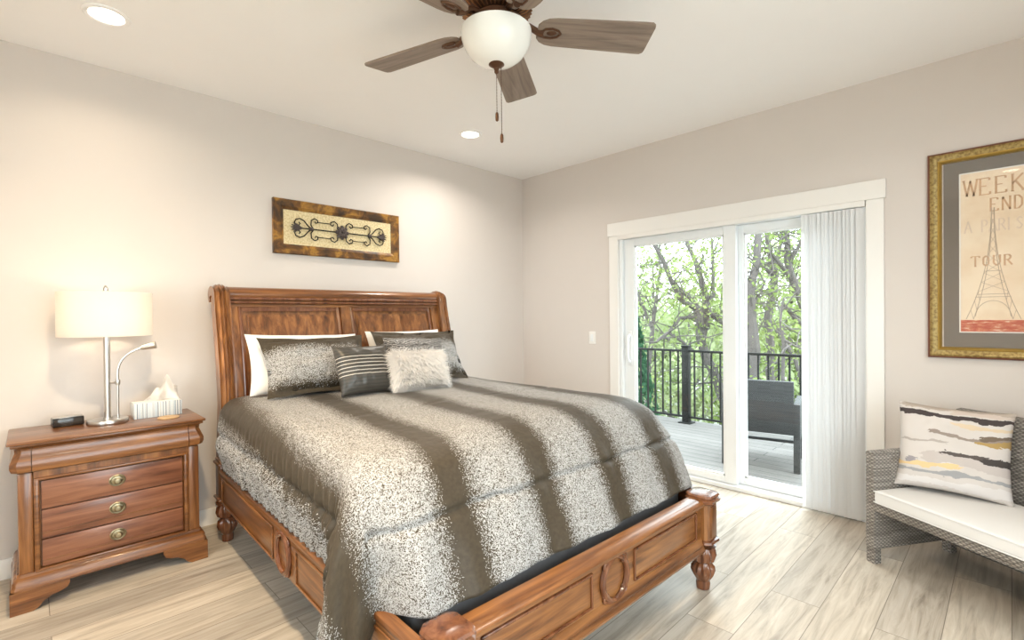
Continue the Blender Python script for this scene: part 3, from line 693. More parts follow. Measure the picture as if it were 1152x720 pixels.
# ---------------------------------------------------------------- pillows
def pillow_mesh(w, h, th, flange=0, n=36, seed=0, wr=.006, pw=2.4, pinch=.06):
    b = MB()
    def f(sgn):
        def fn(u, v):
            x, y = 2*u-1, 2*v-1; fx = 1-flange/(w/2); fy = 1-flange/(h/2)
            ax, ay = min(abs(x)/fx, 1), min(abs(y)/fy, 1)
            t = max((1-ax**pw)*(1-ay**pw), 0)**.5*th/2+.004*(1-max(abs(x), abs(y))**8)
            px = x*(1-pinch*(y*y)*0-pinch*(1-abs(x))*0)*w/2; pz = y*h/2
            px *= 1-pinch*(1-y*y)*abs(x)**3; pz *= 1-pinch*(1-x*x)*abs(y)**3
            q = (1-max(abs(x), abs(y))**6)
            yy = sgn*t+q*wr*(nz(x*3+seed, y*3, sgn)+.6*nz(x*8+seed, y*8, sgn))
            if flange: yy += .004*math.sin(x*9+y*11+seed)*(1-q)*.8
            return V(px, yy, pz)
        return fn
    uv = lambda u, v: (u*w, v*h)
    b.grid(f(1), n, n, uv); b.grid(f(-1), n, n, uv)
    bmesh.ops.remove_doubles(b.bm, verts=b.bm.verts, dist=.0008); return b
def pillow(name, m, w, h, th, lx, ly, zb, lean, rz=0, roll=0, label='', cat='pillow', group=None, **kw):
    o = pillow_mesh(w, h, th, **kw).build(name, m, ang=70)
    R = Matrix.Rotation(BR+rz, 4, 'Z') @ Matrix.Rotation(-lean, 4, 'X') @ Matrix.Rotation(roll, 4, 'Y')
    up = R @ V(0, 0, 1); c = bw(lx, ly, zb)+up*(h/2)
    o.matrix_world = Matrix.Translation(c) @ R
    return tag(o, label, cat, group)
Zb = .868
pillow('bed_pillow', 'white_cloth', .68, .375, .15, -.385, -.25, Zb-.005, .38, 0, .03, 'white bed pillow behind the left sparkle sham, against the headboard', seed=3)
pillow('bed_pillow', 'white_cloth', .60, .375, .15, .33, -.25, Zb-.005, .34, 0, 0, 'white bed pillow behind the right sparkle sham, against the headboard', seed=5)
pillow('sham_pillow', 'sham', .635, .385, .16, -.375, -.45, Zb+.004, .55, 0, .01, 'sparkle striped pillow sham left of the pair, behind the ribbon-striped cushion', flange=.035, seed=11, n=44, pinch=.085, wr=.014)
pillow('sham_pillow', 'sham', .66, .40, .16, .335, -.44, Zb+.004, .55, -.05, .02, 'sparkle striped pillow sham right of the pair, behind the shaggy white cushion', flange=.035, seed=17, n=44, pinch=.085, wr=.014)
pillow('throw_cushion', 'thread', .42, .345, .11, .195, -.585, Zb+.004, .50, -.10, .04, 'black cushion with silver thread scribbles behind the shaggy white one', 'cushion', seed=21)
pillow('throw_cushion', 'ribbon', .345, .30, .12, -.205, -.66, Zb+.004, .42, .06, .02, 'black satin cushion with thin pale ribbon stripes', 'cushion', seed=31)
fc = pillow('throw_cushion', 'fur', .345, .235, .10, .105, -.735, Zb+.012, .46, -.04, .05, 'shaggy white faux fur cushion at the front of the pillows', 'cushion', seed=41)
b = MB(); rnd = random.Random(5)
src = pillow_mesh(.345, .235, .10, n=40, seed=41).bm
src.faces.ensure_lookup_table(); src.normal_update(); bmesh.ops.recalc_face_normals(src, faces=src.faces)
for f in src.faces:
    c0 = f.calc_center_median(); nn = f.normal
    if c0.y > .02 and rnd.random() < .6: continue
    for _ in range(5):
        p = c0+V(rnd.uniform(-.006, .006), 0, rnd.uniform(-.005, .005)); d = (nn*.55+V(rnd.gauss(0, .35), rnd.gauss(0, .2), -.55+rnd.gauss(0, .4))).normalized()
        if max(abs(c0.x)/.172, abs(c0.z)/.117) > .8: d = (d+V(c0.x/.172, 0, c0.z/.117)*.9).normalized()
        ln = rnd.uniform(.03, .062); sd = d.orthogonal().normalized()*.0014
        mid = p+d*ln*.55; tip = p+d*ln+V(0, 0, -.007)
        v = [b.bm.verts.new(q) for q in (p-sd, p+sd, mid+sd*.8, mid-sd*.8, tip)]; b.bm.faces.new((v[0], v[1], v[2], v[3])); b.bm.faces.new((v[3], v[2], v[4]))
src.free()
o = b.build('fur', 'fur', fc, recalc=False); o['kind'] = 'stuff'
# ---------------------------------------------------------------- iron scroll plaque on the left wall
pq = empty('wall_plaque', (-2.0, 0, 1.958), label='long gilt-framed plaque with black iron scrollwork above the headboard', cat='wall decor')
b = MB()
def mitre(b, W_, H_, w, y0, prof, perm=lambda x, y, z: V(x, y, z)):
    """picture-frame moulding: prof = (inset 0..w, depth)"""
    rings = []
    for ins, dep in prof:
        rings.append([perm(sx*(W_/2-ins), y0-dep, sz*(H_/2-ins)) for sx, sz in ((-1, -1), (1, -1), (1, 1), (-1, 1))])
    b.loft(rings, loop=True); return b
mitre(b, .994, .385, .072, 0, [(0, 0), (0, .026), (.006, .032), (.05, .028), (.062, .020), (.070, .016), (.074, 0)]); b.build('frame', 'gilt', pq, ang=25)
MB().box(-.425, .425, -.012, 0, -.122, .122).build('linen_panel', 'linen', pq)
b = MB(); Y = -.022
def sp(cx, cz, r0, r1, a0, a1, n=18): return [V(cx+(r0+(r1-r0)*i/n)*math.cos(a0+(a1-a0)*i/n), Y, cz+(r0+(r1-r0)*i/n)*math.sin(a0+(a1-a0)*i/n)) for i in range(n+1)]
b.tube([(-.33, Y, 0), (.33, Y, 0)], .0045, 6)
for s in (-1, 1):
    for q in (-1, 1):
        # heart-shaped outer scroll
        pts = [V(s*.23, Y, 0), V(s*.255, Y, q*.02), V(s*.285, Y, q*.055), V(s*.315, Y, q*.068), V(s*.343, Y, q*.058), V(s*.352, Y, q*.038), V(s*.342, Y, q*.020), V(s*.322, Y, q*.018), V(s*.312, Y, q*.032), V(s*.322, Y, q*.042)]
        b.tube(pts, .0042, 6)
        pts = [V(s*.215, Y, 0), V(s*.235, Y, q*.03), V(s*.232, Y, q*.065), V(s*.208, Y, q*.080), V(s*.186, Y, q*.070), V(s*.184, Y, q*.053), V(s*.198, Y, q*.047), V(s*.206, Y, q*.058)]
        b.tube(pts, .0042, 6)
        b.tube([V(s*.19, Y, q*.055), V(s*.085, Y, q*.055)], .0032, 6)
        pts = [V(s*.03, Y, q*.02), V(s*.035, Y, q*.06), V(s*.058, Y, q*.078), V(s*.085, Y, q*.068), V(s*.088, Y, q*.050), V(s*.072, Y, q*.042), V(s*.062, Y, q*.055)]
        b.tube(pts, .0042, 6)
sk = b.build('iron_scroll', 'steel', pq)
b = MB(); rnd = random.Random(3)
for k in range(16):
    a = k*2*PI/8+(.39 if k > 7 else 0); r = .040 if k < 8 else .022
    b.sphere((r*math.cos(a), Y-.006-(.006 if k > 7 else 0), r*1.0*math.sin(a)), .015, 8, 1, .5, 1)
b.sphere((0, Y-.014, 0), .012, 8); IL = plain('aged_iron_leaf', (.09, .07, .065), .45, .5, .3, 30); b.build('rosette', IL, sk)
for s in (-1, 1):
    b = MB()
    for q in (-.8, -.4, 0, .4, .8): b.tube([(s*.30, Y, 0), (s*(.33+.015*math.cos(q)), Y-.006, .022*q), (s*(.33+.05*math.cos(q*1.1)), Y-.003, .045*math.sin(q))], [.006, .010, .002], 6)
    b.build('leaf_finial', IL, sk); MB().sphere((s*.235, Y-.004, 0), .014, 8, 1.3, .6, 1).build('collar', IL, sk)
# ---------------------------------------------------------------- framed poster on the right wall
pc = empty('framed_picture', (0, -3.53, 1.63), label='tall gold-framed tower print with taupe mat on the wall above the bench', cat='picture')
PW, PH = .536, 1.155
pm = lambda x, y, z: V(y, -x, z)
mitre(MB(), PW, PH, .07, 0, [(0, 0), (0, .022), (.005, .030), (.010, .032), (.012, 0)], pm).build('outer_lip', 'redgold', pc, ang=25)
mitre(MB(), PW-.018, PH-.018, .05, 0, [(0, 0), (0, .030), (.010, .034), (.028, .024), (.036, .022), (.038, 0)], pm).build('frame', 'oldgold', pc, ang=25)
mitre(MB(), PW-.088, PH-.088, .02, 0, [(0, 0), (0, .024), (.006, .027), (.012, .020), (.016, .012), (.018, 0)], pm).build('inner_lip', 'goldlip', pc, ang=25)
MB().box(-.006, 0, -.20, .20, -.515, .515).build('picture_mat', 'mat', pc)
MB().box(-.010, -.0055, -.135, .135, -.435, .447, .001, 1).build('print_border', 'white_cloth', pc)
pt = MB().box(-.0115, -.0095, -.128, .128, -.428, .440).build('print', 'parch', pc)
MB().box(-.0125, -.0112, -.128, .128, -.428, -.365).build('red_band', 'redband', pt)
# lettering: serif capitals drawn as strokes
GL = {'W': [((0, 1), (.25, 0)), ((.25, 0), (.5, .95)), ((.5, .95), (.75, 0)), ((.75, 0), (1, 1)), ((-.1, 1), (.12, 1)), ((.88, 1), (1.1, 1))],
 'E': [((.1, 0), (.1, 1)), ((0, 1), (.75, 1)), ((0, 0), (.8, 0)), ((.1, .52), (.55, .52)), ((.75, 1), (.75, .85)), ((.8, 0), (.8, .16))],
 'K': [((.1, 0), (.1, 1)), ((.1, .45), (.8, 1)), ((.3, .6), (.85, 0)), ((0, 0), (.22, 0)), ((0, 1), (.22, 1)), ((.7, 0), (.95, 0))],
 'N': [((.1, 0), (.1, 1)), ((.1, 1), (.8, 0)), ((.8, 0), (.8, 1)), ((0, 0), (.22, 0)), ((.68, 1), (.92, 1))],
 'D': [((.1, 0), (.1, 1)), ((0, 1), (.45, 1)), ((.45, 1), (.75, .75)), ((.75, .75), (.75, .25)), ((.75, .25), (.45, 0)), ((.45, 0), (0, 0))],
 'T': [((.4, 0), (.4, 1)), ((0, 1), (.8, 1)), ((0, 1), (0, .85)), ((.8, 1), (.8, .85)), ((.28, 0), (.52, 0))],
 'O': [((.15, .2), (.15, .8)), ((.15, .8), (.4, 1)), ((.4, 1), (.65, .8)), ((.65, .8), (.65, .2)), ((.65, .2), (.4, 0)), ((.4, 0), (.15, .2))],
 'U': [((.1, 1), (.1, .25)), ((.1, .25), (.4, 0)), ((.4, 0), (.7, .25)), ((.7, .25), (.7, 1)), ((0, 1), (.22, 1)), ((.58, 1), (.82, 1))],
 'R': [((.1, 0), (.1, 1)), ((0, 1), (.5, 1)), ((.5, 1), (.68, .78)), ((.68, .78), (.5, .52)), ((.5, .52), (.1, .52)), ((.35, .52), (.8, 0)), ((0, 0), (.22, 0))],
 'P': [((.1, 0), (.1, 1)), ((0, 1), (.5, 1)), ((.5, 1), (.7, .77)), ((.7, .77), (.5, .5)), ((.5, .5), (.1, .5)), ((0, 0), (.22, 0))],
 'A': [((0, 0), (.4, 1)), ((.4, 1), (.8, 0)), ((.15, .38), (.65, .38)), ((-.1, 0), (.12, 0)), ((.68, 0), (.92, 0))],
 'I': [((.2, 0), (.2, 1)), ((.08, 0), (.32, 0)), ((.08, 1), (.32, 1))],
 'S': [((.65, .85), (.4, 1)), ((.4, 1), (.12, .78)), ((.12, .78), (.65, .28)), ((.65, .28), (.4, 0)), ((.4, 0), (.1, .15))]}
def letters(txt, a0, z0, h, w, gap, x, name, m, th=.006):
    b = MB(); a = a0
    for ch in txt:
        if ch != ' ':
            for (p, q) in GL[ch]:
                P_ = V(0, a+p[0]*w, z0+p[1]*h); Q_ = V(0, a+q[0]*w, z0+q[1]*h); d = (Q_-P_).normalized(); nn = V(0, -d.z, d.y)
                t = th*(1.0 if abs(d.z) > .6 else .55)/2
                b.loft([[V(x, -(P_.y+nn.y*t), P_.z+nn.z*t), V(x, -(P_.y-nn.y*t), P_.z-nn.z*t), V(x, -(Q_.y-nn.y*t), Q_.z-nn.z*t), V(x, -(Q_.y+nn.y*t), Q_.z+nn.z*t)],
                        [V(x-.0006, -(P_.y+nn.y*t), P_.z+nn.z*t), V(x-.0006, -(P_.y-nn.y*t), P_.z-nn.z*t), V(x-.0006, -(Q_.y-nn.y*t), Q_.z-nn.z*t), V(x-.0006, -(Q_.y+nn.y*t), Q_.z+nn.z*t)]])
        a += w*gap
    return b.build(name, m, pt, smooth=False)
letters('WEEK', -.116, .315, .088, .055, 1.12, -.0114, 'lettering', 'ink', .009)
letters('END', -.012, .222, .068, .040, 1.14, -.0114, 'lettering', 'ink', .008)
letters('A', -.112, .115, .062, .036, .92, -.0114, 'lettering', 'ink2', .006); letters('PARIS', -.046, .115, .062, .036, .92, -.0114, 'lettering', 'ink2', .006)
letters('TOUR', -.085, -.072, .055, .040, 1.05, -.0114, 'lettering', 'ink', .008)
b = MB()
def tl(pts, r=.0016): b.tube([V(-.0117, -p, z) for p, z in pts], r, 5)
for s in (-1, 1):
    for k in (1, .72): tl([(s*k*(.006+.10*((z_)**2.3)), .24-.60*z_) for z_ in [i/14 for i in range(15)]])
    for i in range(12):
        z_, z2 = i/12, (i+1)/12; w1, w2 = .006+.10*z_**2.3, .006+.10*z2**2.3
        if z_ < .72: tl([(s*w1, .24-.60*z_), (-s*w2, .24-.60*z2)], .001)
        else: tl([(s*w1, .24-.60*z_), (s*w2*.72, .24-.60*z2)], .001)
tl([(-.062, -.225), (.062, -.225)]); tl([(-.035, -.10), (.035, -.10)]); tl([(-.070, -.24), (.070, -.24)])
tl([(.068*math.cos(a), -.345+.085*math.sin(a)) for a in [PI*i/16 for i in range(17)]])
b.build('tower_drawing', 'ink3', pt)
MB().box(-.0185, -.0165, -.207, .207, -.517, .517).build('picture_glass', 'pglass', pc)
# ---------------------------------------------------------------- wicker bench
BA = math.radians(-32); BO = V(-.567, -3.053, 0)
bn = empty('wicker_bench', BO, BA-PI/2, label='grey brown wicker loveseat bench angled in front of the right wall', cat='bench')
# local x runs along the seat to the right, local y to the rear
BWd, BD = 1.24, .56
b = MB(); b.box(0, .055, 0, BD, .075, .585, .012); b.build('arm', 'wicker', bn, boxuv=True)
b = MB(); b.box(BWd-.055, BWd, 0, BD, .075, .585, .012); b.build('arm', 'wicker', bn, boxuv=True)
for x in (.004, BWd-.052):
    for y in (.004, BD-.048): MB().box(x, x+.048, y, y+.044, 0, .09, .004).build('leg', 'wicker', bn, boxuv=True)
rings = []
for y, z in ((BD-.065, .06), (BD-.065, .36), (BD-.035, .60), (BD-.015, .785), (BD+.02, .79), (BD+.01, .60), (BD, .36), (BD, .06)): rings.append((y, z))
MB().prism(rings, 0, .055, BWd-.055).build('backrest', 'wicker', bn, boxuv=True)
b = MB(); b.box(.05, BWd-.05, .0, BD-.06, .30, .325, .008); b.build('seat_deck', 'wicker', bn, boxuv=True)
b = MB(); b.box(.055, BWd-.055, -.004, .03, .282, .335, .008); b.build('front_apron', 'wicker', bn, boxuv=True)
def soft(x0, x1, y0, y1, z0, z1):
    b = MB(); b.box(x0, x1, y0, y1, z0, z1, .018, 4); return b
cu = soft(.058, BWd-.058, -.012, BD-.09, .327, .395).build('seat_cushion', 'cushion', ang=60); cu.location = BO; cu.rotation_euler.z = BA-PI/2
tag(cu, 'long ivory seat cushion lying on the wicker bench', 'cushion')
b = MB()
for z in (.335, .389): b.tube([(.066, .0, z), (.062, -.0125, z), (.075, -.0145, z), (BWd-.075, -.0145, z)], .003, 6)
b.build('piping', 'cushion', cu)
pw = pillow_mesh(.445, .44, .14, seed=51, n=40, pinch=.07).build('throw_pillow', 'wash', ang=70)
R = Matrix.Rotation(BA-PI/2+math.radians(-26)+PI*0, 4, 'Z')
bl = lambda x, y, z: BO + Matrix.Rotation(BA-PI/2, 3, 'Z') @ V(x, y, z)
R = Matrix.Rotation(BA-PI/2+math.radians(39), 4, 'Z') @ Matrix.Rotation(-.26, 4, 'X') @ Matrix.Rotation(.05, 4, 'Y')
pw.matrix_world = Matrix.Translation(bl(.228, .265, .398)+(R @ V(0, 0, 1))*.225) @ R
tag(pw, 'cream throw pillow with brown and black ink-wash streaks on the bench', 'pillow')
# ---------------------------------------------------------------- ceiling fan
FC = V(-2.304, -2.09, 0); FA = 8.152
fan = empty('ceiling_fan', (FC.x, FC.y, H), label='bronze ceiling fan with grey wood blades and white bowl light', cat='ceiling fan')
b = MB().lathe([(.02, 0), (.085, 0), (.085, -.01), (.075, -.045), (.03, -.06), (.02, -.06)], n=32); b.build('canopy', 'bronze', fan)
b = MB().lathe([(.03, -.055), (.10, -.065), (.135, -.085), (.15, -.12), (.148, -.155), (.12, -.175), (.09, -.185), (.085, -.20), (.02, -.20)], n=48); hs = b.build('motor_housing', 'bronze', fan)
b = MB()
for k in range(40):
    a = k*2*PI/40; c, s = math.cos(a), math.sin(a)
    b.tube([(c*.095, s*.095, -.180), (c*.125, s*.125, -.172), (c*.15, s*.15, -.152)], .0042, 5)
b.build('housing_ribs', plain('copper_highlight', (.35, .17, .08), .3, .8, .2, 30), hs)
b = MB().lathe([(.09, -.198), (.115, -.205), (.125, -.222), (.125, -.236), (.12, -.243), (.02, -.243)], n=40); b.build('light_kit_fitter', 'bronze', fan)
b = MB().lathe([(.139, -.236), (.147, -.240), (.148, -.25), (.145, -.272), (.134, -.305), (.112, -.338), (.080, -.362), (.045, -.374), (.012, -.377)], n=48); b.build('glass_bowl', 'opal', fan)
b = MB().lathe([(.012, -.372), (.031, -.372), (.033, -.378), (.022, -.386), (.012, -.392), (.009, -.402), (.010, -.408), (.006, -.414), (.002, -.416)], n=24); b.build('bowl_finial', 'bronze', fan)
ZB = 2.513-H
for k in range(5):
    a = FA-k*2*PI/5; R = Matrix.Rotation(a, 4, 'Z') @ Matrix.Translation((0, 0, ZB)) @ Matrix.Rotation(math.radians(-12), 4, 'X')
    out = []
    prof = [(.175, .034), (.19, .054), (.215, .068), (.25, .074), (.45, .081), (.62, .087), (.655, .087), (.668, .078), (.671, .064)]
    poly = [(x, y) for x, y in prof]+[(x, -y) for x, y in prof[::-1]]
    b = MB(); b.prism(poly, 2, -.004, .004); bl_ = b.build('blade', 'blade', fan); bl_.matrix_local = R
    b = MB()
    b.tube([(.10, 0, .028), (.14, 0, .022), (.18, 0, -.006), (.20, 0, -.010)], [.014, .013, .014, .016], 10)
    for q in (-1, 1): b.tube([(.19, 0, -.007), (.205, q*.022, -.007), (.235, q*.026, -.006), (.262, q*.017, -.006), (.275, 0, -.006)], .0055, 8)
    b.sphere((.236, 0, -.005), .015, 12, 1.5, .95, .35); b.build('blade_iron', 'bronze', bl_)
def chain(dx, dy, z0, z1):
    b = MB(); b.tube([(dx, dy, z0), (dx, dy, z1)], .0013, 5)
    n = int((z0-z1)/.012)
    for i in range(n): b.sphere((dx, dy, z0-(i+.5)*(z0-z1)/n), .0021, 6)
    o = b.build('pull_chain', 'bronze', fan); MB().lathe([(.003, 0), (.0065, -.006), (.0075, -.02), (.0065, -.034), (.003, -.038)], c=(dx, dy, z1), n=12).build('chain_fob', 'bronze', o)
chain(0, 0, -.414, -.575); chain(.0137, -.0137, -.385, -.665)
# ---------------------------------------------------------------- deck, railing, chair outside
DZ = -.15
struct(MB().box(T, 2.78, -6, 3.5, DZ-.2, DZ).build('deck', 'deck'))
struct(MB().box(-60, 120, -90, 90, -4.2, -4.0).build('ground', 'ground'))
struct(MB().box(-9, -.5, -14, YW-T, -.35, -.2).build('bounce_slab', plain('pale_bounce_surface', (.62, .61, .59), .9, var=.06)))  # unseen pale slab, added to bounce sky light up onto the ceiling
rl = empty('deck_railing', (2.6, 0, DZ), label='dark metal railing with thin balusters along the deck edge', cat='railing')
for y in (-.525, -2.36, 1.31, -4.2, 3.1):
    MB().box(-.045, .045, y-.045, y+.045, 0, 1.02, .004).build('post', 'steel', rl)
    MB().box(-.085, .085, y-.085, y+.085, 0, .014, .004).build('base_plate', 'steel', rl); MB().box(-.053, .053, y-.053, y+.053, 1.02, 1.045, .008).build('post_cap', 'steel', rl)
MB().box(-.025, .025, -4.2, 3.1, .955, .985, .004).build('top_rail', 'steel', rl); MB().box(-.02, .02, -4.2, 3.1, .07, .095, .004).build('bottom_rail', 'steel', rl)
bal = MB().box(-.0095, .0095, -.0095, .0095, .09, .96).build('baluster', 'steel', rl); y = -.525-.118; first = True
for i in range(-28, 24):
    y = -.525+i*.1147
    if min(abs(y-q) for q in (-.525, -2.36, 1.31, -4.2)) < .05: continue
    if first: bal.location.y = y; first = False
    else:
        c = bal.copy(); COL.objects.link(c); c.parent = rl; c.location.y = y
ch = empty('patio_chair', (1.268, -2.235, DZ), math.atan2(.975, -.22), label='dark grey wicker armchair seen from behind on the deck', cat='chair')
# local x: to the chair's left, local y: towards us is +y ... front is -y
b = MB(); b.box(.03, .60, -.03, .02, .345, .835, .008); b.build('backrest', 'dwicker', ch, boxuv=True)
MB().box(.03, .60, -.56, -.03, .34, .40, .008).build('seat', 'dwicker', ch, boxuv=True)
for x in (-.02, .59):
    MB().box(x, x+.055, -.60, .02, .30, .63, .008).build('arm', 'dwicker', ch, boxuv=True)
    for y in (-.60, -.035): MB().box(x, x+.055, y, y+.055, 0, .32, .004).build('leg', 'dwicker', ch, boxuv=True)
MB().box(.0, .62, -.585, -.56, .14, .17, .004).build('stretcher', 'dwicker', ch, boxuv=True)
# ---------------------------------------------------------------- trees beyond the railing
def leaf_at(bm, p, s, rnd):
    d = V(rnd.gauss(0, 1), rnd.gauss(0, 1), rnd.gauss(-.3, .7)).normalized(); a = d.orthogonal().normalized(); q = d.cross(a); t = rnd.uniform(0, 2*PI); a, q = a*math.cos(t)+q*math.sin(t), q*math.cos(t)-a*math.sin(t)
    v = [bm.verts.new(p+k) for k in (-a*s, q*s*.45, a*s, -q*s*.45)]; bm.faces.new(v)
def tree(name, paths, label, leaf, twigs, leaves, ls, seed, group='trees beyond the deck', extra=None, spread=1.0, up=.5):
    """paths: list of [(pixel u, pixel v, metres away, width px)]"""
    rnd = random.Random(seed); base = None
    P = [[(at(u, v, d), w/2/FPX*d) for u, v, d, w in path] for path in paths]
    base = P[0][0][0].copy()
    r = empty(name, (base.x, base.y, -4.0), label=label, cat='tree', group=group)
    off = Matrix.Translation((-base.x, -base.y, 4.0))
    b = MB(); tips = []
    for i, path in enumerate(P):
        pts = [p for p, _ in path]; rs = [q for _, q in path]
        if i == 0: pts = [V(pts[0].x, pts[0].y, -4.05)]+pts; rs = [rs[0]*1.5]+rs
        # resample with a slight wobble
        pp, rr = [], []
        for k in range(len(pts)-1):
            for t in (0, .33, .66):
                q = pts[k].lerp(pts[k+1], t); pp.append(q+V(nz(q.x*3, q.z*2, seed), nz(q.y*3, q.z*2, seed+4), 0)*rs[k]*.6); rr.append(rs[k]+(rs[k+1]-rs[k])*t)
        pp.append(pts[-1]); rr.append(rs[-1]); b.tube(pp, rr, 8)
        tips.append((pp, rr))
    b.xf(off); b.build('trunk', 'bark', r)
    b = MB(); lf = MB(); pool = []
    for pp, rr in tips:
        for k in range(2, len(pp)):
            pool.append((pp[k], rr[k]))
    pool = [q for q in pool if q[0].z > -1.2] or pool
    for _ in range(twigs):
        p, rad = rnd.choice(pool); d = V(rnd.gauss(0, 1), rnd.gauss(0, 1), rnd.gauss(up, .6)).normalized(); L_ = rnd.uniform(.5, 1.5)*spread; pts = [p]
        for s in range(4): d = (d+V(rnd.gauss(0, .25), rnd.gauss(0, .25), rnd.gauss(0, .2))).normalized(); pts.append(pts[-1]+d*L_/4)
        b.tube(pts, [min(rad*.5, .016), .011, .008, .005, .003], 5)
        for _ in range(leaves):
            k = rnd.randint(1, 4); q = pts[k]+V(rnd.gauss(0, .12), rnd.gauss(0, .12), rnd.gauss(0, .12))*spread; leaf_at(lf.bm, q, ls*rnd.uniform(.6, 1.2), rnd)
    b.xf(off); b.build('branches', 'bark', r); lf.xf(off); o = lf.build('foliage', leaf, r, smooth=False, recalc=False); o['kind'] = 'stuff'
    return r
tree('deciduous_tree', [[(822, 470, 9, 11), (808, 430, 9, 11), (795, 405, 9, 11), (787, 380, 9, 10), (785, 348, 9, 11)], [(787, 385, 9, 9), (794, 362, 9.1, 8), (794, 340, 9.2, 8), (789, 318, 9.3, 7), (780, 290, 9.4, 5), (770, 262, 9.5, 4)],
 [(786, 349, 9, 7), (768, 340, 8.9, 6), (756, 318, 8.8, 5), (744, 290, 8.7, 4), (733, 270, 8.6, 3)], [(785, 346, 9, 5), (773, 332, 9.1, 5), (757, 318, 9.2, 4), (748, 296, 9.2, 3)], [(794, 345, 9.1, 5), (803, 332, 9.2, 4), (802, 300, 9.3, 4), (800, 262, 9.5, 3)],
 [(794, 345, 9.1, 5), (806, 358, 9, 5), (822, 370, 8.8, 4)], [(784, 356, 9, 4), (765, 358, 8.9, 4), (752, 374, 8.8, 4), (738, 385, 8.7, 3)], [(752, 374, 8.8, 4), (772, 388, 8.7, 3), (783, 396, 8.6, 2)]],
 'forked tree with low arching limbs behind the left door pane', 'leaf', 100, 20, .045, 1)
tree('deciduous_tree', [[(846, 430, 8, 17), (846, 400, 8, 15), (845, 370, 8, 14), (843, 340, 8, 13), (842, 325, 8, 12)], [(842, 330, 8, 9), (834, 300, 8, 7), (832, 270, 8.1, 6), (829, 240, 8.2, 5)], [(843, 330, 8, 10), (850, 300, 8, 9), (853, 270, 8, 8), (856, 235, 8, 7)], [(845, 345, 8, 4), (855, 330, 8, 3), (860, 318, 8, 2)]],
 'thick forked tree trunk behind the wicker armchair and right door pane', 'leaf', 40, 16, .045, 2)
tree('deciduous_tree', [[(868, 430, 9.5, 10), (867, 400, 9.5, 9), (864, 360, 9.5, 9), (869, 330, 9.5, 9), (872, 308, 9.5, 9), (866, 285, 9.5, 6), (861, 258, 9.5, 5)], [(871, 310, 9.5, 5), (858, 300, 9.4, 4), (846, 292, 9.3, 3)], [(872, 305, 9.5, 5), (880, 270, 9.6, 4), (876, 240, 9.6, 3)]],
 'slim curving tree trunk just right of the thick forked one', 'leaf', 40, 16, .045, 3)
tree('deciduous_tree', [[(925, 400, 8.6, 11), (912, 362, 8.6, 10), (900, 335, 8.6, 9), (890, 312, 8.6, 9), (885, 290, 8.6, 7), (884, 250, 8.6, 6)], [(885, 300, 8.6, 5), (896, 282, 8.5, 4), (906, 264, 8.4, 3)], [(889, 312, 8.6, 5), (872, 290, 8.5, 4), (860, 278, 8.4, 3)], [(908, 368, 8.6, 6), (894, 358, 8.5, 5), (880, 340, 8.4, 3)]],
 'leaning tree at the right edge of the door glass', 'leaf', 44, 16, .045, 4)
tree('sapling', [[(880, 420, 7.4, 4), (881, 385, 7.4, 4), (878, 360, 7.4, 3), (882, 335, 7.4, 2)], [(881, 382, 7.4, 3), (896, 390, 7.3, 2), (908, 394, 7.2, 2)]], 'thin sapling close behind the railing right of the wicker armchair', 'leaf', 14, 14, .04, 5)
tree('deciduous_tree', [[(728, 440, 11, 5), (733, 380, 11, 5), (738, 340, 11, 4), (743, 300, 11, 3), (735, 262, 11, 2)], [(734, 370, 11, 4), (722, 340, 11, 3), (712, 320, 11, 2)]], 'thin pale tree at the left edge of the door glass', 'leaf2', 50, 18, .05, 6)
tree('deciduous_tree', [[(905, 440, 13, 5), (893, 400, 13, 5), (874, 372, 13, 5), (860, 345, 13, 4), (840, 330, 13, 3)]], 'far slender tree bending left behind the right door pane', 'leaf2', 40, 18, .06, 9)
# cedar
rnd = random.Random(12); c0 = at(712, 385, 8.2); cr = empty('cedar_tree', (c0.x, c0.y, -4.0), label='dark green cedar at the far left of the door glass', cat='tree')
MB().lathe([(.09, 0), (.05, 3), (.01, 5.4)], n=10).build('trunk', 'bark', cr); lf = MB()
for _ in range(2600):
    t = rnd.random()**.8; z = .6+4.7*t; R_ = (1-t)*1.15+.08; a = rnd.uniform(0, 2*PI); q = R_*rnd.uniform(.45, 1); leaf_at(lf.bm, V(q*math.cos(a), q*math.sin(a), z-q*.25), .07, rnd)
lf.build('foliage', 'leaf3', cr, smooth=False, recalc=False)['kind'] = 'stuff'
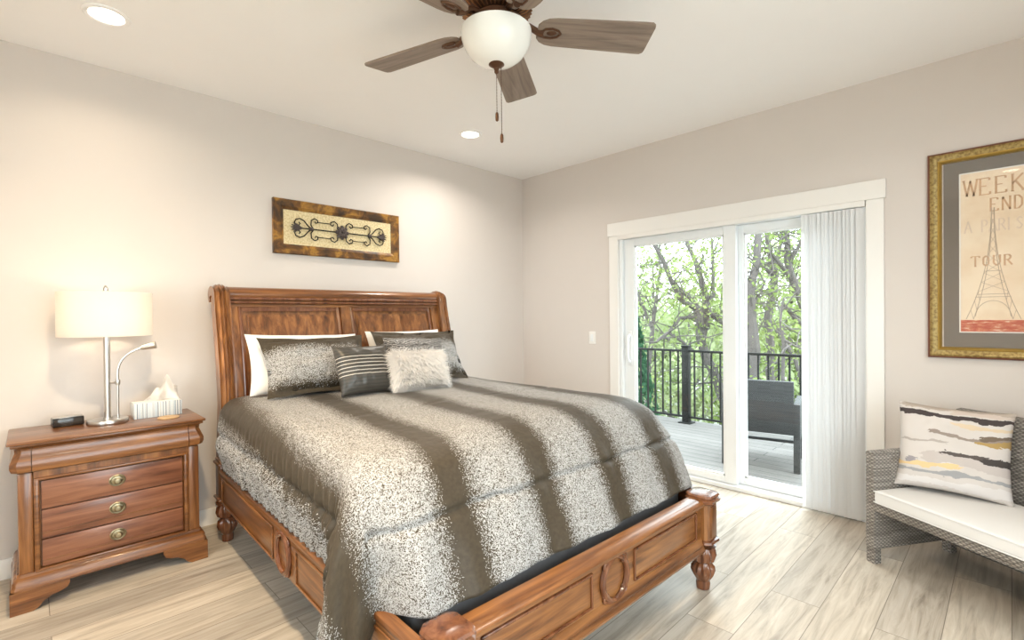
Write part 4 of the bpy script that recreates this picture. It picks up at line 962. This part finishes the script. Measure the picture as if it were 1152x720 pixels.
# woods farther off, each tree with its own crown and trunk
def far_tree(u, d, ztop, rad, leaf, label, seed, n=2600, ls=.12):
    p = at(u, 355, d); rnd = random.Random(seed); r = empty('woodland_tree', (p.x, p.y, -4.0), label=label, cat='tree', group='woods behind the near trees')
    h = ztop+4; b = MB(); b.tube([(0, 0, -.05), (.1, .05, h*.5), (0, 0, h*.9)], [.16, .11, .03], 7)
    for k in range(7):
        a = rnd.uniform(0, 2*PI); z = h*rnd.uniform(.3, .75); b.tube([(0.05, 0, z), (math.cos(a)*rad*.45, math.sin(a)*rad*.45, z+rad*.35), (math.cos(a)*rad*.8, math.sin(a)*rad*.8, z+rad*.6)], [.06, .035, .015], 5)
    b.build('trunk', 'bark', r); lf = MB(); cl = [(V(rnd.gauss(0, .42)*rad, rnd.gauss(0, .42)*rad, h*.62+rnd.uniform(-.75, .75)*h*.42), rnd.uniform(.25, .5)*rad) for _ in range(26)]
    for _ in range(n):
        c, R_ = rnd.choice(cl); v = V(rnd.gauss(0, 1), rnd.gauss(0, 1), rnd.gauss(0, 1)).normalized()*R_*rnd.random()**.4; leaf_at(lf.bm, c+v, ls*rnd.uniform(.6, 1.3), rnd)
    lf.build('foliage', leaf, r, smooth=False, recalc=False)['kind'] = 'stuff'
LB = 'pale green woodland tree in the hazy woods behind the near trees'
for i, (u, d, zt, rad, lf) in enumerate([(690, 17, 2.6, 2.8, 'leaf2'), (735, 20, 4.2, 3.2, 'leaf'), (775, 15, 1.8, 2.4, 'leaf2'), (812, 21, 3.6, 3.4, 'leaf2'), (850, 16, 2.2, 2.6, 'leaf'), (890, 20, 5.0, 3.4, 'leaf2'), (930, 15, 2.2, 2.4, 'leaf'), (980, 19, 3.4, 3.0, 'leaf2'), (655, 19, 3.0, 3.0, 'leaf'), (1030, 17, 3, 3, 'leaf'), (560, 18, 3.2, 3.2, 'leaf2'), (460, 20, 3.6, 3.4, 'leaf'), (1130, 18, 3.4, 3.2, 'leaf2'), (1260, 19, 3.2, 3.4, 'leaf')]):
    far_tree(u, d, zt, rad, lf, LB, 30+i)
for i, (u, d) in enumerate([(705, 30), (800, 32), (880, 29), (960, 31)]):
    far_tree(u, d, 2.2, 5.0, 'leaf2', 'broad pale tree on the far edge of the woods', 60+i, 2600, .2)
for o in bpy.data.objects:
    if o.parent is None and o.type in ('MESH', 'EMPTY') and 'category' not in o and o.get('kind') is None: print('UNTAGGED', o.name)
